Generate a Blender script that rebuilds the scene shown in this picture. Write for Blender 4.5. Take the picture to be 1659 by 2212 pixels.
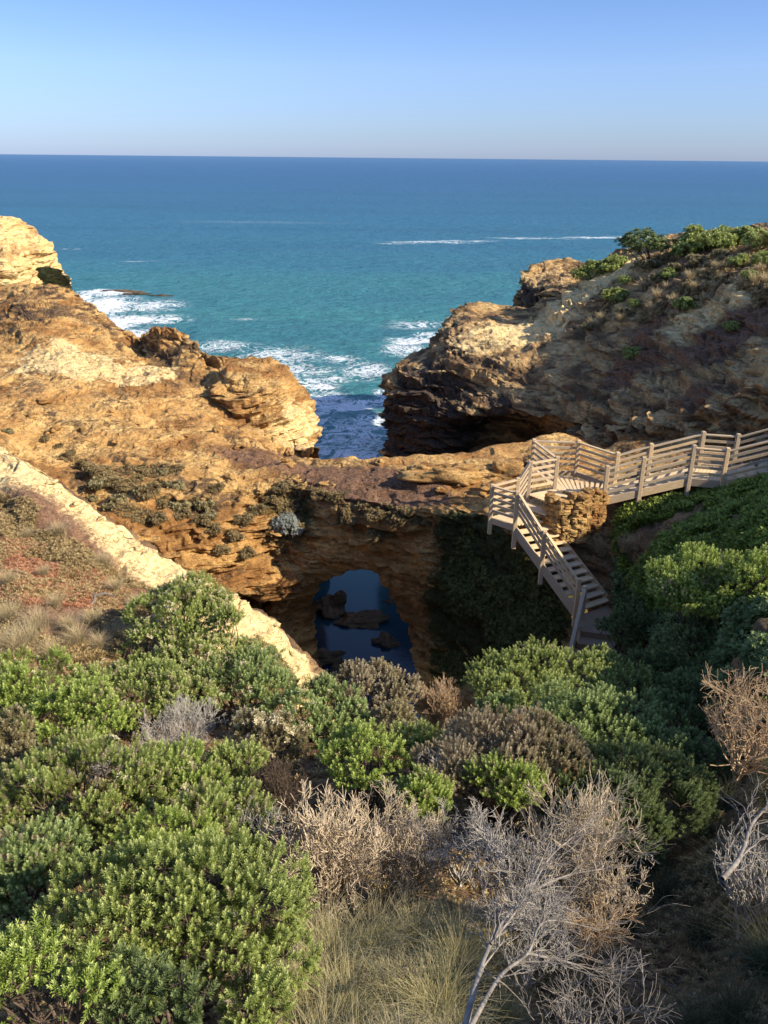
import bpy, math, random
import numpy as np
from mathutils import Vector, Matrix
from mathutils.bvhtree import BVHTree
for o in list(bpy.data.objects): bpy.data.objects.remove(o)
scn = bpy.context.scene
C = scn.collection
RNG = np.random.default_rng(7); random.seed(7)

# ------------------------------------------------------------------ camera
CAMZ = 25.0; PITCH = math.radians(23.16); ROLL = math.radians(0.55); FPX = 1790.8
Fv = np.array([0, math.cos(PITCH), -math.sin(PITCH)])
R0 = np.array([1.0, 0, 0]); U0 = np.array([0, math.sin(PITCH), math.cos(PITCH)])
Rv = R0*math.cos(ROLL)+U0*math.sin(ROLL); Uv = -R0*math.sin(ROLL)+U0*math.cos(ROLL)
cam = bpy.data.cameras.new('camera'); co = bpy.data.objects.new('camera', cam); C.objects.link(co)
co.matrix_world = Matrix(((Rv[0], Uv[0], -Fv[0], 0), (Rv[1], Uv[1], -Fv[1], 0), (Rv[2], Uv[2], -Fv[2], CAMZ), (0, 0, 0, 1)))
cam.sensor_fit = 'VERTICAL'; cam.sensor_height = 34.6; cam.lens = 28.0
cam.clip_start = 0.05; cam.clip_end = 90000
scn.camera = co
# ------------------------------------------------------------------ sky and sun
SUN_EL = math.radians(33); SUN_DIR2 = np.array([0.92, -0.38]); SUN_DIR2 /= np.linalg.norm(SUN_DIR2)
w = bpy.data.worlds.new('World'); scn.world = w; w.use_nodes = True
nt = w.node_tree; bg = nt.nodes['Background']; sky = nt.nodes.new('ShaderNodeTexSky')
sky.sky_type = 'NISHITA'; sky.sun_disc = False; sky.sun_elevation = SUN_EL
sky.sun_rotation = math.atan2(SUN_DIR2[0], SUN_DIR2[1])
sky.altitude = 30; sky.air_density = 1.0; sky.dust_density = 0.3; sky.ozone_density = 5.0
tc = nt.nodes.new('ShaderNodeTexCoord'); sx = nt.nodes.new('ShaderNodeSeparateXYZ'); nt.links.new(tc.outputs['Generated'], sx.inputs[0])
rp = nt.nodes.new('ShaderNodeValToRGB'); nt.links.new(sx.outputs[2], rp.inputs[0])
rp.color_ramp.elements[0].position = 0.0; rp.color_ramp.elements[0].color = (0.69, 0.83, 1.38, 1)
rp.color_ramp.elements[1].position = 0.30; rp.color_ramp.elements[1].color = (2.0, 1.8, 1.85, 1)  # upper sky out of view, brightened to lift the shaded rock
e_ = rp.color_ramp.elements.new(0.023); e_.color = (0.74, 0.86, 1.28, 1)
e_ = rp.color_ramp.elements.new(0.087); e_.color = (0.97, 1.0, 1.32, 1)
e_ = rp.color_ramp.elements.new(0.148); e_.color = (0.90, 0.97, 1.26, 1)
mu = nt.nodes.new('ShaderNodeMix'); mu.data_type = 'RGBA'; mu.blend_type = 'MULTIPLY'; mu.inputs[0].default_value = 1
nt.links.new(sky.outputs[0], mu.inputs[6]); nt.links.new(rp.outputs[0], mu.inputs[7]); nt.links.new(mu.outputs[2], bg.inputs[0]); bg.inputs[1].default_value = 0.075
sl = bpy.data.lights.new('sun', 'SUN'); sl.energy = 5.0; sl.angle = math.radians(0.53); sl.color = (1.0, 0.89, 0.70)
so = bpy.data.objects.new('sun', sl); C.objects.link(so)
sd = Vector((SUN_DIR2[0]*math.cos(SUN_EL), SUN_DIR2[1]*math.cos(SUN_EL), math.sin(SUN_EL)))
so.rotation_euler = sd.to_track_quat('Z', 'Y').to_euler(); so.location = (40, -10, 60)
scn.view_settings.view_transform = 'Standard'; scn.view_settings.look = 'None'
scn.view_settings.exposure = 0.82; scn.view_settings.gamma = 1.0
scn.render.engine = 'CYCLES'
scn.cycles.max_bounces = 5

# ------------------------------------------------------------------ helpers
def P(U, V, y):
    """a point of the place from its bearing and its distance ahead (metres)"""
    d = Fv+Rv*((U-829.5)/FPX)-Uv*((V-1106.0)/FPX)
    t = y/d[1]
    return np.array([d[0]*t, y, CAMZ+d[2]*t])
def Pz(U, V, z):
    d = Fv+Rv*((U-829.5)/FPX)-Uv*((V-1106.0)/FPX)
    t = (z-CAMZ)/d[2]
    return np.array([d[0]*t, d[1]*t, z])
def depth(p): return float((np.array(p)-np.array([0, 0, CAMZ])) @ Fv)

def hsh(ix, iy, iz, seed):
    h = (ix*374761393+iy*668265263+iz*2147483647+seed*974711) & 0xffffffff
    h = ((h ^ (h >> 13))*1274126177) & 0xffffffff
    h = (h ^ (h >> 16))
    h = (h*2246822519) & 0xffffffff
    return ((h ^ (h >> 15)) & 0xffff)/32767.5-1.0
def noise3(p, seed=0):
    p = np.asarray(p, dtype=np.float64); i = np.floor(p).astype(np.int64); f = p-i
    f = f*f*f*(f*(f*6-15)+10); r = 0
    for dx in (0, 1):
        wx = f[..., 0] if dx else 1-f[..., 0]
        for dy in (0, 1):
            wy = f[..., 1] if dy else 1-f[..., 1]
            for dz in (0, 1):
                wz = f[..., 2] if dz else 1-f[..., 2]
                r = r+hsh(i[..., 0]+dx, i[..., 1]+dy, i[..., 2]+dz, seed)*wx*wy*wz
    return r
def fbm(p, o=4, seed=0, g=0.5):
    r = 0; a = 1.0
    for k in range(o):
        r = r+a*noise3(p*(2.03**k)+17.3*k, seed+k); a *= g
    return r
def sst(x, a, b):
    t = np.clip((x-a)/(b-a), 0, 1); return t*t*(3-2*t)

def mesh_np(name, verts, faces, mat=None, parent=None, smooth=False, attrs=None, loc=None):
    verts = np.asarray(verts, dtype=np.float32).reshape(-1, 3); faces = np.asarray(faces, dtype=np.int32)
    k = faces.shape[1]; me = bpy.data.meshes.new(name)
    if loc is not None: verts = verts-np.asarray(loc, dtype=np.float32)
    me.vertices.add(len(verts)); me.vertices.foreach_set('co', verts.ravel())
    me.loops.add(faces.size); me.loops.foreach_set('vertex_index', faces.ravel())
    me.polygons.add(len(faces)); me.polygons.foreach_set('loop_start', np.arange(0, faces.size, k, dtype=np.int32))
    try: me.polygons.foreach_set('loop_total', np.full(len(faces), k, dtype=np.int32))
    except Exception: pass
    me.polygons.foreach_set('use_smooth', np.full(len(faces), smooth))
    if attrs:
        for n_, a_ in attrs.items():
            at = me.attributes.new(n_, 'FLOAT', 'POINT'); at.data.foreach_set('value', np.asarray(a_, dtype=np.float32).ravel())
    me.update(); me.validate()
    if mat: me.materials.append(mat)
    o = bpy.data.objects.new(name, me); C.objects.link(o)
    if parent is not None: o.parent = parent
    if loc is not None and parent is None: o.location = loc
    return o
def tag(o, label=None, cat=None, group=None, kind=None):
    if label: o['label'] = label
    if cat: o['category'] = cat
    if group: o['group'] = group
    if kind: o['kind'] = kind
    return o
def thing(name, loc, label, cat, group=None, rz=0):
    o = bpy.data.objects.new(name, None); C.objects.link(o); o.location = loc; o.rotation_euler = (0, 0, rz)
    o.empty_display_size = 0.2
    return tag(o, label, cat, group)
def dup(root, loc, rz=0, sc=1.0, label=None, group=None):
    r = root.copy(); C.objects.link(r); r.location = loc; r.rotation_euler = (0, 0, rz)
    r.scale = (sc, sc, sc) if np.isscalar(sc) else sc
    if label: r['label'] = label
    if group: r['group'] = group
    for ch in list(root.children):
        c = ch.copy(); C.objects.link(c); c.parent = r
    return r

# ------------------------------------------------------------------ materials
def new_mat(name):
    m = bpy.data.materials.new(name); m.use_nodes = True
    return m, m.node_tree, m.node_tree.nodes['Principled BSDF']
class NB:
    def __init__(s, nt): s.nt = nt
    def n(s, t, **kw):
        x = s.nt.nodes.new(t)
        for k, v in kw.items(): setattr(x, k, v)
        return x
    def l(s, a, b): s.nt.links.new(a, b)
    def val(s, x, v):
        if hasattr(v, 'is_output') or isinstance(v, bpy.types.NodeSocket): s.l(v, x)
        else: x.default_value = v
    def coords(s, sc=(1, 1, 1)):
        g = s.n('ShaderNodeNewGeometry'); m = s.n('ShaderNodeVectorMath', operation='MULTIPLY')
        s.l(g.outputs['Position'], m.inputs[0]); m.inputs[1].default_value = sc
        return m.outputs[0]
    def noise(s, sc=(1, 1, 1), scale=1, detail=5, rough=0.55, dist=0.0):
        t = s.n('ShaderNodeTexNoise'); s.l(s.coords(sc), t.inputs['Vector'])
        t.inputs['Scale'].default_value = scale; t.inputs['Detail'].default_value = detail
        t.inputs['Roughness'].default_value = rough; t.inputs['Distortion'].default_value = dist
        return t.outputs['Fac']
    def mr(s, x, a, b, c=0.0, d=1.0, smooth=True):
        m = s.n('ShaderNodeMapRange'); 
        if smooth: m.interpolation_type = 'SMOOTHSTEP'
        s.val(m.inputs['Value'], x); s.val(m.inputs['From Min'], a); s.val(m.inputs['From Max'], b)
        m.inputs['To Min'].default_value = c; m.inputs['To Max'].default_value = d
        return m.outputs['Result']
    def math(s, op, a, b=0.0):
        m = s.n('ShaderNodeMath', operation=op); s.val(m.inputs[0], a); s.val(m.inputs[1], b); return m.outputs[0]
    def mix(s, f, a, b, mode='MIX'):
        m = s.n('ShaderNodeMix', data_type='RGBA', blend_type=mode)
        s.val(m.inputs['Factor'], f)
        for i, v in ((6, a), (7, b)):
            if isinstance(v, tuple): m.inputs[i].default_value = (*v, 1)
            else: s.l(v, m.inputs[i])
        return m.outputs[2]
    def attr(s, n_):
        a = s.n('ShaderNodeAttribute'); a.attribute_name = n_; return a.outputs['Fac']
    def bump(s, h, strength=0.5, dist=0.1, prev=None):
        b = s.n('ShaderNodeBump'); b.inputs['Strength'].default_value = strength; b.inputs['Distance'].default_value = dist
        s.l(h, b.inputs['Height'])
        if prev is not None: s.l(prev, b.inputs['Normal'])
        return b.outputs[0]

def rock_material(name, c_base, c_light, c_dark, c_crust, sc=1.0, bumpd=0.12):
    m, nt, pb = new_mat(name); b = NB(nt)
    n1 = b.noise((0.35*sc, 0.35*sc, 1.6*sc), 1, 7, 0.6, 0.6)      # beds
    n2 = b.noise((1, 1, 1), 0.5*sc, 6, 0.6)
    n3 = b.noise((1.6, 1.6, 3.0), 2.2*sc, 8, 0.7, 0.8)
    n4 = b.noise((1, 1, 1), 9*sc, 6, 0.7)
    col = b.mix(b.mr(n2, 0.35, 0.65), c_base, c_light)
    col = b.mix(b.mr(n1, 0.42, 0.62), col, c_dark)
    # thin bedding lines
    col = b.mix(b.math('MULTIPLY', b.mr(n3, 0.5, 0.7), 0.55), col, c_dark)
    pale = b.attr('pale'); crust_shade = b.attr('crust_shade'); red = b.attr('red'); grn = b.attr('green')
    mixn = b.math('ADD', b.math('MULTIPLY', n3, 0.6), b.math('MULTIPLY', n4, 0.4))
    def thr(a, wdt=0.1):
        return b.mr(b.math('SUBTRACT', b.math('ADD', a, mixn), 1.0), -wdt, wdt)
    pcol = b.mix(b.mr(n3, 0.35, 0.75), (0.82, 0.64, 0.32), (0.66, 0.42, 0.19))
    col = b.mix(b.mr(b.math('ADD', pale, b.math('MULTIPLY', b.math('SUBTRACT', mixn, 0.5), 0.9)), 0.3, 0.6), col, pcol)
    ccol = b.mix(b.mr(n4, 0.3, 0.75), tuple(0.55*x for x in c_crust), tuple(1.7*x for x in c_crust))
    col = b.mix(thr(crust_shade), col, ccol)
    rcol = b.mix(b.mr(n4, 0.3, 0.7), (0.14, 0.078, 0.05), (0.27, 0.155, 0.09))
    col = b.mix(thr(red, 0.16), col, rcol)
    gcol = b.mix(b.mr(n4, 0.3, 0.7), (0.03, 0.035, 0.012), (0.08, 0.085, 0.03))
    col = b.mix(thr(grn, 0.12), col, gcol)
    c1_ = b.noise((.5, .5, 3.2), 1.1*sc, 7, .65, 1.2); c2_ = b.noise((1, 1, 1.4), .9*sc, 6, .6, 1.0)
    ln = b.mr(b.math('ABSOLUTE', b.math('SUBTRACT', c1_, .5)), .0, .016, 1, 0); ln2 = b.mr(b.math('ABSOLUTE', b.math('SUBTRACT', c2_, .52)), .0, .010, 1, 0)
    crk = b.math('MAXIMUM', ln, b.math('MULTIPLY', ln2, .8)); crk = b.math('MULTIPLY', crk, b.mr(n2, .42, .6, .25, 1))
    col = b.mix(b.math('MULTIPLY', crk, .75), col, tuple(.8*x for x in c_crust))
    # fine speckle
    col = b.mix(b.mr(n4, 0.25, 0.8, 0.0, 0.5), b.mix(0.5, col, (0.05, 0.03, 0.015), 'MULTIPLY') if False else col, b.mix(1.0, col, (1.25, 1.2, 1.15), 'MULTIPLY'))
    vo = b.n('ShaderNodeTexVoronoi'); b.l(b.coords((1, 1, 2.2)), vo.inputs['Vector']); vo.inputs['Scale'].default_value = 3.2*sc
    pit = b.mr(vo.outputs['Distance'], 0.05, 0.3)
    col = b.mix(b.mr(vo.outputs['Distance'], 0.03, 0.22, 0.5, 0.0), col, c_crust)
    b.l(col, pb.inputs['Base Color']); pb.inputs['Roughness'].default_value = 0.95
    pb.inputs['Specular IOR Level'].default_value = 0.15
    nb_ = b.bump(n3, 0.9, bumpd*1.6); nb_ = b.bump(b.math('SUBTRACT', 1.0, crk), 0.8, bumpd*1.2, nb_); nb_ = b.bump(n4, 0.8, bumpd*0.5, nb_); nb_ = b.bump(pit, 0.4, bumpd*0.6, nb_)
    b.l(nb_, pb.inputs['Normal'])
    return m
OCHRE = rock_material('ochre_limestone', (0.54, 0.31, 0.11), (0.64, 0.42, 0.17), (0.29, 0.145, 0.05), (0.14, 0.088, 0.048))
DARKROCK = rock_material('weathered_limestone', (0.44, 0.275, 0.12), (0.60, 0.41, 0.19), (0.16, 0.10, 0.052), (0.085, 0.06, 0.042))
PALEROCK = rock_material('pale_limestone', (0.68, 0.46, 0.19), (0.76, 0.57, 0.27), (0.42, 0.26, 0.11), (0.16, 0.11, 0.065), 0.6)
SOIL = rock_material('sandy_soil', (0.20, 0.12, 0.065), (0.30, 0.19, 0.1), (0.12, 0.075, 0.045), (0.09, 0.06, 0.04), 2.0, 0.04)
WETROCK = rock_material('wet_pool_rock', (0.10, 0.07, 0.045), (0.16, 0.11, 0.06), (0.04, 0.03, 0.02), (0.03, 0.025, 0.02))

def leaf_material(name, c0, c1, c2=None, trans=0.25):
    m, nt, pb = new_mat(name); b = NB(nt)
    t = b.attr('tint'); h = b.attr('tip')
    col = b.mix(t, c0, c1)
    if c2: col = b.mix(b.mr(h, 0.45, 1.0), col, c2)
    b.l(col, pb.inputs['Base Color']); pb.inputs['Roughness'].default_value = 0.62
    pb.inputs['Specular IOR Level'].default_value = 0.25
    tr = b.n('ShaderNodeBsdfTranslucent'); b.l(col, tr.inputs['Color'])
    ms = b.n('ShaderNodeMixShader'); ms.inputs[0].default_value = trans
    b.l(pb.outputs[0], ms.inputs[1]); b.l(tr.outputs[0], ms.inputs[2])
    b.l(ms.outputs[0], nt.nodes['Material Output'].inputs['Surface'])
    return m
GREEN = leaf_material('green_leaves', (0.13, 0.17, 0.035), (0.28, 0.33, 0.08), (0.48, 0.52, 0.18))
GREEN_BLUE = leaf_material('blue_green_leaves', (0.115, 0.16, 0.045), (0.25, 0.32, 0.095), (0.43, 0.50, 0.20))
GREEN_BRIGHT = leaf_material('bright_green_leaves', (0.14, 0.20, 0.03), (0.29, 0.37, 0.07), (0.50, 0.56, 0.17))
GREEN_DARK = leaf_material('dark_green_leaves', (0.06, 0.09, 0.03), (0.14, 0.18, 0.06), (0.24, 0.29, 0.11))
GREYLEAF = leaf_material('grey_brown_leaves', (0.17, 0.13, 0.08), (0.32, 0.26, 0.155), (0.46, 0.38, 0.24), 0.15)
OLIVE = leaf_material('olive_brown_leaves', (0.13, 0.10, 0.045), (0.24, 0.20, 0.09), (0.38, 0.33, 0.18), 0.2)
RUST = leaf_material('rust_leaves', (0.24, 0.13, 0.05), (0.42, 0.25, 0.10), (0.5, 0.34, 0.16), 0.2)
BUDS = leaf_material('cream_buds', (0.42, 0.36, 0.20), (0.60, 0.52, 0.33), None, 0.1)
CREEP = leaf_material('creeper_leaves', (0.06, 0.085, 0.014), (0.16, 0.20, 0.03), (0.28, 0.34, 0.06), 0.25)
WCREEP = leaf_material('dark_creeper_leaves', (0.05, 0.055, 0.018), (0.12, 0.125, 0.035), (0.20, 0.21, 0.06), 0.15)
DRYCOVER = leaf_material('dry_cover', (0.16, 0.11, 0.05), (0.34, 0.245, 0.11), (0.44, 0.33, 0.16), 0.15)
REDCOVER = leaf_material('red_cover', (0.24, 0.09, 0.055), (0.44, 0.20, 0.11), (0.48, 0.28, 0.15), 0.15)
CUSHION = leaf_material('cushion_leaves', (0.12, 0.085, 0.04), (0.26, 0.18, 0.085), (0.32, 0.25, 0.11), 0.1)
STRAW = leaf_material('straw_grass', (0.28, 0.21, 0.105), (0.48, 0.38, 0.21), (0.58, 0.47, 0.27), 0.2)
GRASSG = leaf_material('green_grass', (0.16, 0.16, 0.05), (0.44, 0.38, 0.18), (0.62, 0.52, 0.29), 0.25)
DGRASS = leaf_material('shade_dark_grass', (0.02, 0.032, 0.012), (0.07, 0.08, 0.03), (0.13, 0.11, 0.05), 0.2)  # blades darkened, the shade is put into their colour

def twig_material(name, c0, c1):
    m, nt, pb = new_mat(name); b = NB(nt)
    n_ = b.noise((1, 1, 1), 25, 4, 0.6)
    col = b.mix(b.attr('tint'), c0, c1); col = b.mix(b.mr(n_, 0.4, 0.7, 0, 0.5), col, tuple(0.45*x for x in c0))
    b.l(col, pb.inputs['Base Color']); pb.inputs['Roughness'].default_value = 0.85
    pb.inputs['Specular IOR Level'].default_value = 0.2
    return m
TW_PALE = twig_material('pale_dead_twigs', (0.42, 0.33, 0.22), (0.68, 0.55, 0.38))
TW_GREY = twig_material('grey_dead_twigs', (0.30, 0.27, 0.23), (0.52, 0.47, 0.41))
TW_TAN = twig_material('tan_dead_twigs', (0.36, 0.24, 0.135), (0.54, 0.39, 0.24))
TW_DARK = twig_material('brown_stems', (0.07, 0.05, 0.035), (0.14, 0.10, 0.07))
TW_SILVER = twig_material('silver_branch', (0.15, 0.13, 0.11), (0.30, 0.265, 0.225))

def wood_material(name, c0, c1, c2):
    m, nt, pb = new_mat(name); b = NB(nt)
    n_ = b.noise((3, 3, 14), 2.5, 6, 0.6, 0.4); n2 = b.noise((1, 1, 1), 1.3, 3); n3 = b.noise((1, 1, 1), 40, 3)
    col = b.mix(b.mr(n_, 0.35, 0.7), c0, c1); col = b.mix(b.mr(n2, 0.45, 0.75, 0, 0.7), col, c2)
    col = b.mix(b.mr(n3, 0.5, 0.8, 0, 0.3), col, tuple(0.4*x for x in c0))
    oi = b.n('ShaderNodeObjectInfo'); rd = oi.outputs['Random']
    col = b.mix(b.mr(rd, 0, 1, 0, .6), col, b.mix(n2, tuple(.75*x for x in c2), tuple(.8*sum(c2)/3 for x in c2)))
    b.l(col, pb.inputs['Base Color']); pb.inputs['Roughness'].default_value = 0.8
    pb.inputs['Specular IOR Level'].default_value = 0.25
    b.l(b.bump(n_, 0.4, 0.01), pb.inputs['Normal'])
    return m
WOOD = wood_material('weathered_rail_timber', (0.48, 0.345, 0.195), (0.62, 0.46, 0.28), (0.40, 0.30, 0.19))
DECKW = wood_material('weathered_deck_timber', (0.64, 0.47, 0.26), (0.74, 0.57, 0.34), (0.54, 0.40, 0.24))
CONC = wood_material('sandy_concrete', (0.34, 0.23, 0.13), (0.40, 0.28, 0.17), (0.30, 0.20, 0.12))

# ------------------------------------------------------------------ terrain patches
def catmull(A, n, axis=0):
    """resample control array along axis 0 to n samples"""
    A = np.asarray(A, float); k = len(A)
    t = np.linspace(0, k-1, n); i = np.clip(np.floor(t).astype(int), 0, k-2); f = (t-i)
    sh = (n,)+(1,)*(A.ndim-1); f = f.reshape(sh)
    p0 = A[np.clip(i-1, 0, k-1)]; p1 = A[i]; p2 = A[i+1]; p3 = A[np.clip(i+2, 0, k-1)]
    return 0.5*((2*p1)+(-p0+p2)*f+(2*p0-5*p1+4*p2-p3)*f*f+(-p0+3*p1-3*p2+p3)*f**3)
def arc_resample(A, n):
    B = catmull(A, max(80, len(A)*12)); d = np.linalg.norm(np.diff(B, axis=0), axis=1); s = np.r_[0, np.cumsum(d)]
    t = np.linspace(0, s[-1], n); return np.stack([np.interp(t, s, B[:, k]) for k in range(3)], 1)
MASKS = {'pale': [], 'crust_shade': [], 'red': [], 'green': []}
def mask(kind, U, V, y, r, s=1.0): MASKS[kind].append((P(U, V, y), r, s))
def eval_masks(p, kinds, base):
    out = {}
    for k in MASKS:
        a = np.full(len(p), float(base.get(k, 0.0)))
        for c, r, s in MASKS[k]:
            if k not in kinds: continue
            d = np.linalg.norm((p-c)/np.array([r, r*1.0, r*0.8 if np.isscalar(r) else r]), axis=1)
            a = a+s*np.exp(-d**2*1.2)
        out[k] = a
    return out
TERR = []
def rock_disp(p, nrm, As, Al, fs=1.0, seed=3):
    zw = p[:, 2]+0.7*fbm(p*0.10, 2, seed)+0.12*fbm(p*0.7, 2, seed+5)
    def st(fx, fz, sd):
        q = np.stack([p[:, 0]*fx, p[:, 1]*fx, zw*fz], 1); return noise3(q*fs, sd)
    s = np.tanh(2.2*st(0.16, 1.1, seed+11))*0.45+np.tanh(2.8*st(0.35, 2.6, seed+12))*0.50+np.tanh(3*st(.8, 5.2, seed+13))*0.45+np.tanh(3*st(1.6, 9.5, seed+14))*0.30+st(3.5, 14, seed+15)*.12
    l = fbm(p*0.35*fs, 2, seed+20)*1.0+fbm(p*1.1*fs, 5, seed+25, 0.55)*0.5
    rid = (1-np.abs(fbm(p*0.8*fs, 3, seed+30)))*0.3
    pk = sst(noise3(np.stack([p[:, 0]*.9, p[:, 1]*.9, zw*2.0], 1)*fs, seed+40), .25, .6)*.8+sst(noise3(np.stack([p[:, 0]*2.4, p[:, 1]*2.4, zw*4.5], 1)*fs, seed+41), .25, .6)*.4
    steep = np.sqrt(np.clip(1-nrm[:, 2]**2, 0, 1))
    hz = nrm.copy(); hz[:, 2] *= 0.3
    return hz*(s*As*(0.15+0.85*steep))[:, None]+nrm*((l+rid-0.2-pk)*Al)[:, None], s-pk*.6
def terrace(q, up, seed=3, k=1.0):
    """steps worn along the limestone beds: vertical shift and a riser mask"""
    u0 = q[:, 2]+.35*fbm(q*.12, 2, seed+60)+.10*fbm(q*.9, 3, seed+61)
    out = 0; ris = 0; m = sst(fbm(q*.22, 3, seed+62), -.35, .35)*sst(1-up, .04, .2)
    for h_, a_ in ((.85, .9), (.33, .85)):
        u = u0/h_+.5*noise3(q*.5, seed+63); t = u-np.floor(u); f_ = t**4/(t**4+(1-t)**4+1e-9)
        out = out+h_*(f_-t)*a_; ris = ris+a_*np.exp(-((t-.42)/.13)**2)
    return out*m*k, ris*m*k
def patch(name, rows, nu, nv, mat, As=0.4, Al=0.3, fs=1.0, base={}, kinds=('pale', 'crust_shade', 'red', 'green'),
          crust_up=0.0, crust_st=0.0, seed=3, flip=False, world=False, ter=0.0, smooth=False, label=None):
    G = []
    for r in rows:
        A = np.array([q if world else (np.array(q[1:]) if q[0] == 'w' else P(*q)) for q in r], float)
        G.append(arc_resample(A, nu))
    g = catmull(np.array(G), nv)                       # nv x nu x 3
    du = np.gradient(g, axis=1); dv = np.gradient(g, axis=0)
    n_ = np.cross(dv, du); n_ /= np.linalg.norm(n_, axis=2, keepdims=True)+1e-9
    if flip: n_ = -n_
    # smooth normals
    for _ in range(6):
        n_[1:-1, 1:-1] = (n_[1:-1, 1:-1]*2+n_[:-2, 1:-1]+n_[2:, 1:-1]+n_[1:-1, :-2]+n_[1:-1, 2:])/6
    n_ /= np.linalg.norm(n_, axis=2, keepdims=True)+1e-9
    p = g.reshape(-1, 3); nr = n_.reshape(-1, 3)
    d, s = rock_disp(p, nr, As, Al, fs, seed)
    q = p+d
    if ter:
        tz, rz_ = terrace(q, np.abs(nr[:, 2]), 3, ter); q = q+np.stack([0*tz, 0*tz, tz], 1); s = s-rz_*.9
    # normals after displacement for the crust mask
    gg = q.reshape(nv, nu, 3); n2 = np.cross(np.gradient(gg, axis=0), np.gradient(gg, axis=1))
    if flip: n2 = -n2
    n2 /= np.linalg.norm(n2, axis=2, keepdims=True)+1e-9
    up = n2.reshape(-1, 3)[:, 2]
    a = eval_masks(p, kinds, base)
    a['pale'] = a['pale']+(a['pale'] > .12)*.28*fbm(p*1.5, 3, 88)
    a['crust_shade'] = a['crust_shade']+crust_up*sst(up, 0.3, 0.85)+crust_st*np.clip(-s, 0, 1)
    idx = np.arange(nu*nv).reshape(nv, nu)
    f = np.stack([idx[:-1, :-1], idx[1:, :-1], idx[1:, 1:], idx[:-1, 1:]], -1).reshape(-1, 4)
    if flip: f = f[:, ::-1]
    o = mesh_np(name, q, f, mat, smooth=smooth, attrs=a)
    tag(o, label, kind='structure')
    TERR.append((q, f))
    return o
def W(x, y, z): return ('w', x, y, z)
Z = lambda z: CAMZ+z
def down(rows_pts, dy, z):     # a row straight below another one
    out = []
    for q in rows_pts:
        p = np.array(q[1:]) if q[0] == 'w' else P(*q)
        out.append(W(p[0], p[1]+dy, z))
    return out
def drop(rows_pts, dx, dy, dz):
    out = []
    for q in rows_pts:
        p = np.array(q[1:]) if q[0] == 'w' else P(*q)
        out.append(W(p[0]+dx, p[1]+dy, p[2]+dz))
    return out

# colour regions of the ground, some with shade put in (metres in the place)
for u, v, y, r, s in [(700, 1035, 30, 1.8, .9), (800, 1040, 29, 1.8, .95), (880, 1060, 28, 1.6, .9), (600, 1000, 32, 1.6, .8), (500, 985, 33, 1.8, .6), (950, 1080, 27, .8, .45), (620, 975, 35, 1.4, .6),
                      (1570, 780, 42, 3.0, .95), (1650, 720, 41, 2.6, .95), (1450, 640, 50, 3, .6), (1500, 860, 37, 2.4, .7), (1360, 800, 45, 2.4, .6), (1560, 570, 55, 4, .6), (1600, 540, 56, 4, .7), (1360, 770, 46, 2.2, .4), (1400, 700, 48, 2.2, .5),
                      (100, 1200, 17, 2.6, .7), (250, 1290, 16, 1.8, .7), (0, 1130, 19, 2.5, .6), (-60, 1280, 16, 2, .6)]: mask('red', u, v, y, r, s)
for u, v, y, r, s in [(120, 770, 44, 2.8, .95), (210, 785, 43, 2.6, .8), (330, 795, 43, 2, .6), (620, 950, 40, 2.2, .45), (660, 930, 41, 2, .5),
                      (1330, 605, 62, 2.5, .9), (1390, 590, 61, 2, .6), (1260, 640, 62, 3, .9), (1180, 700, 59, 3, .8), (1100, 720, 58, 3, .5), (1620, 650, 44, 2.2, 1.0), (1500, 700, 46, 2.0, .6), (1450, 750, 46, 2, .6), (1050, 740, 56, 3, .4), (1400, 820, 42, 1.6, .3)]: mask('pale', u, v, y, r, s)
for u, v, y, r, s in [(60, 640, 58, 3.5, .34), (150, 680, 54, 3, .3), (230, 730, 52, 2.5, .34), (20, 740, 52, 4, .22), (380, 765, 47, 1.8, .5), (300, 770, 50, 1.5, .35), (540, 850, 41, 1.6, .45), (520, 820, 43, 1.2, .3),
                      (330, 1010, 31, 1.6, .25), (860, 900, 54, 3.5, .6), (900, 960, 52, 3.5, .8), (1000, 960, 51, 3, .6), (1100, 940, 49, 3, .7), (950, 860, 53, 2.5, .35), (1000, 700, 62, 2.5, .3), (960, 760, 56, 3, .3), (1130, 630, 74, 3, .4),  # right headland foot: its shade is put into the colour as dark crust
                      (200, 1080, 29.5, 1.6, .28), (330, 1090, 29.4, 1.8, .28), (450, 1110, 29, 1.6, .2)]: mask('crust_shade', u, v, y, r, s)
for u, v, y, r, s in [(640, 1080, 29, 1.3, .5), (740, 1070, 28.3, .9, .45), (840, 1130, 27.5, .8, .5), (1050, 1200, 24.6, 1.8, .75), (1100, 1300, 23, 2.6, .8), (1000, 1350, 25, 2.2, .7), (1000, 1150, 25.6, 1, .4), (560, 1080, 29, 1, .3), (500, 1100, 29, 1.2, .3), (270, 1040, 31, 1.4, .35), (360, 1110, 29, 1.3, .4),
                      (660, 1150, 28.5, 1.2, .45)]: mask('green', u, v, y, r, s)

def X(lst, y): return [(u, v, y) for u, v in lst]
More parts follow.
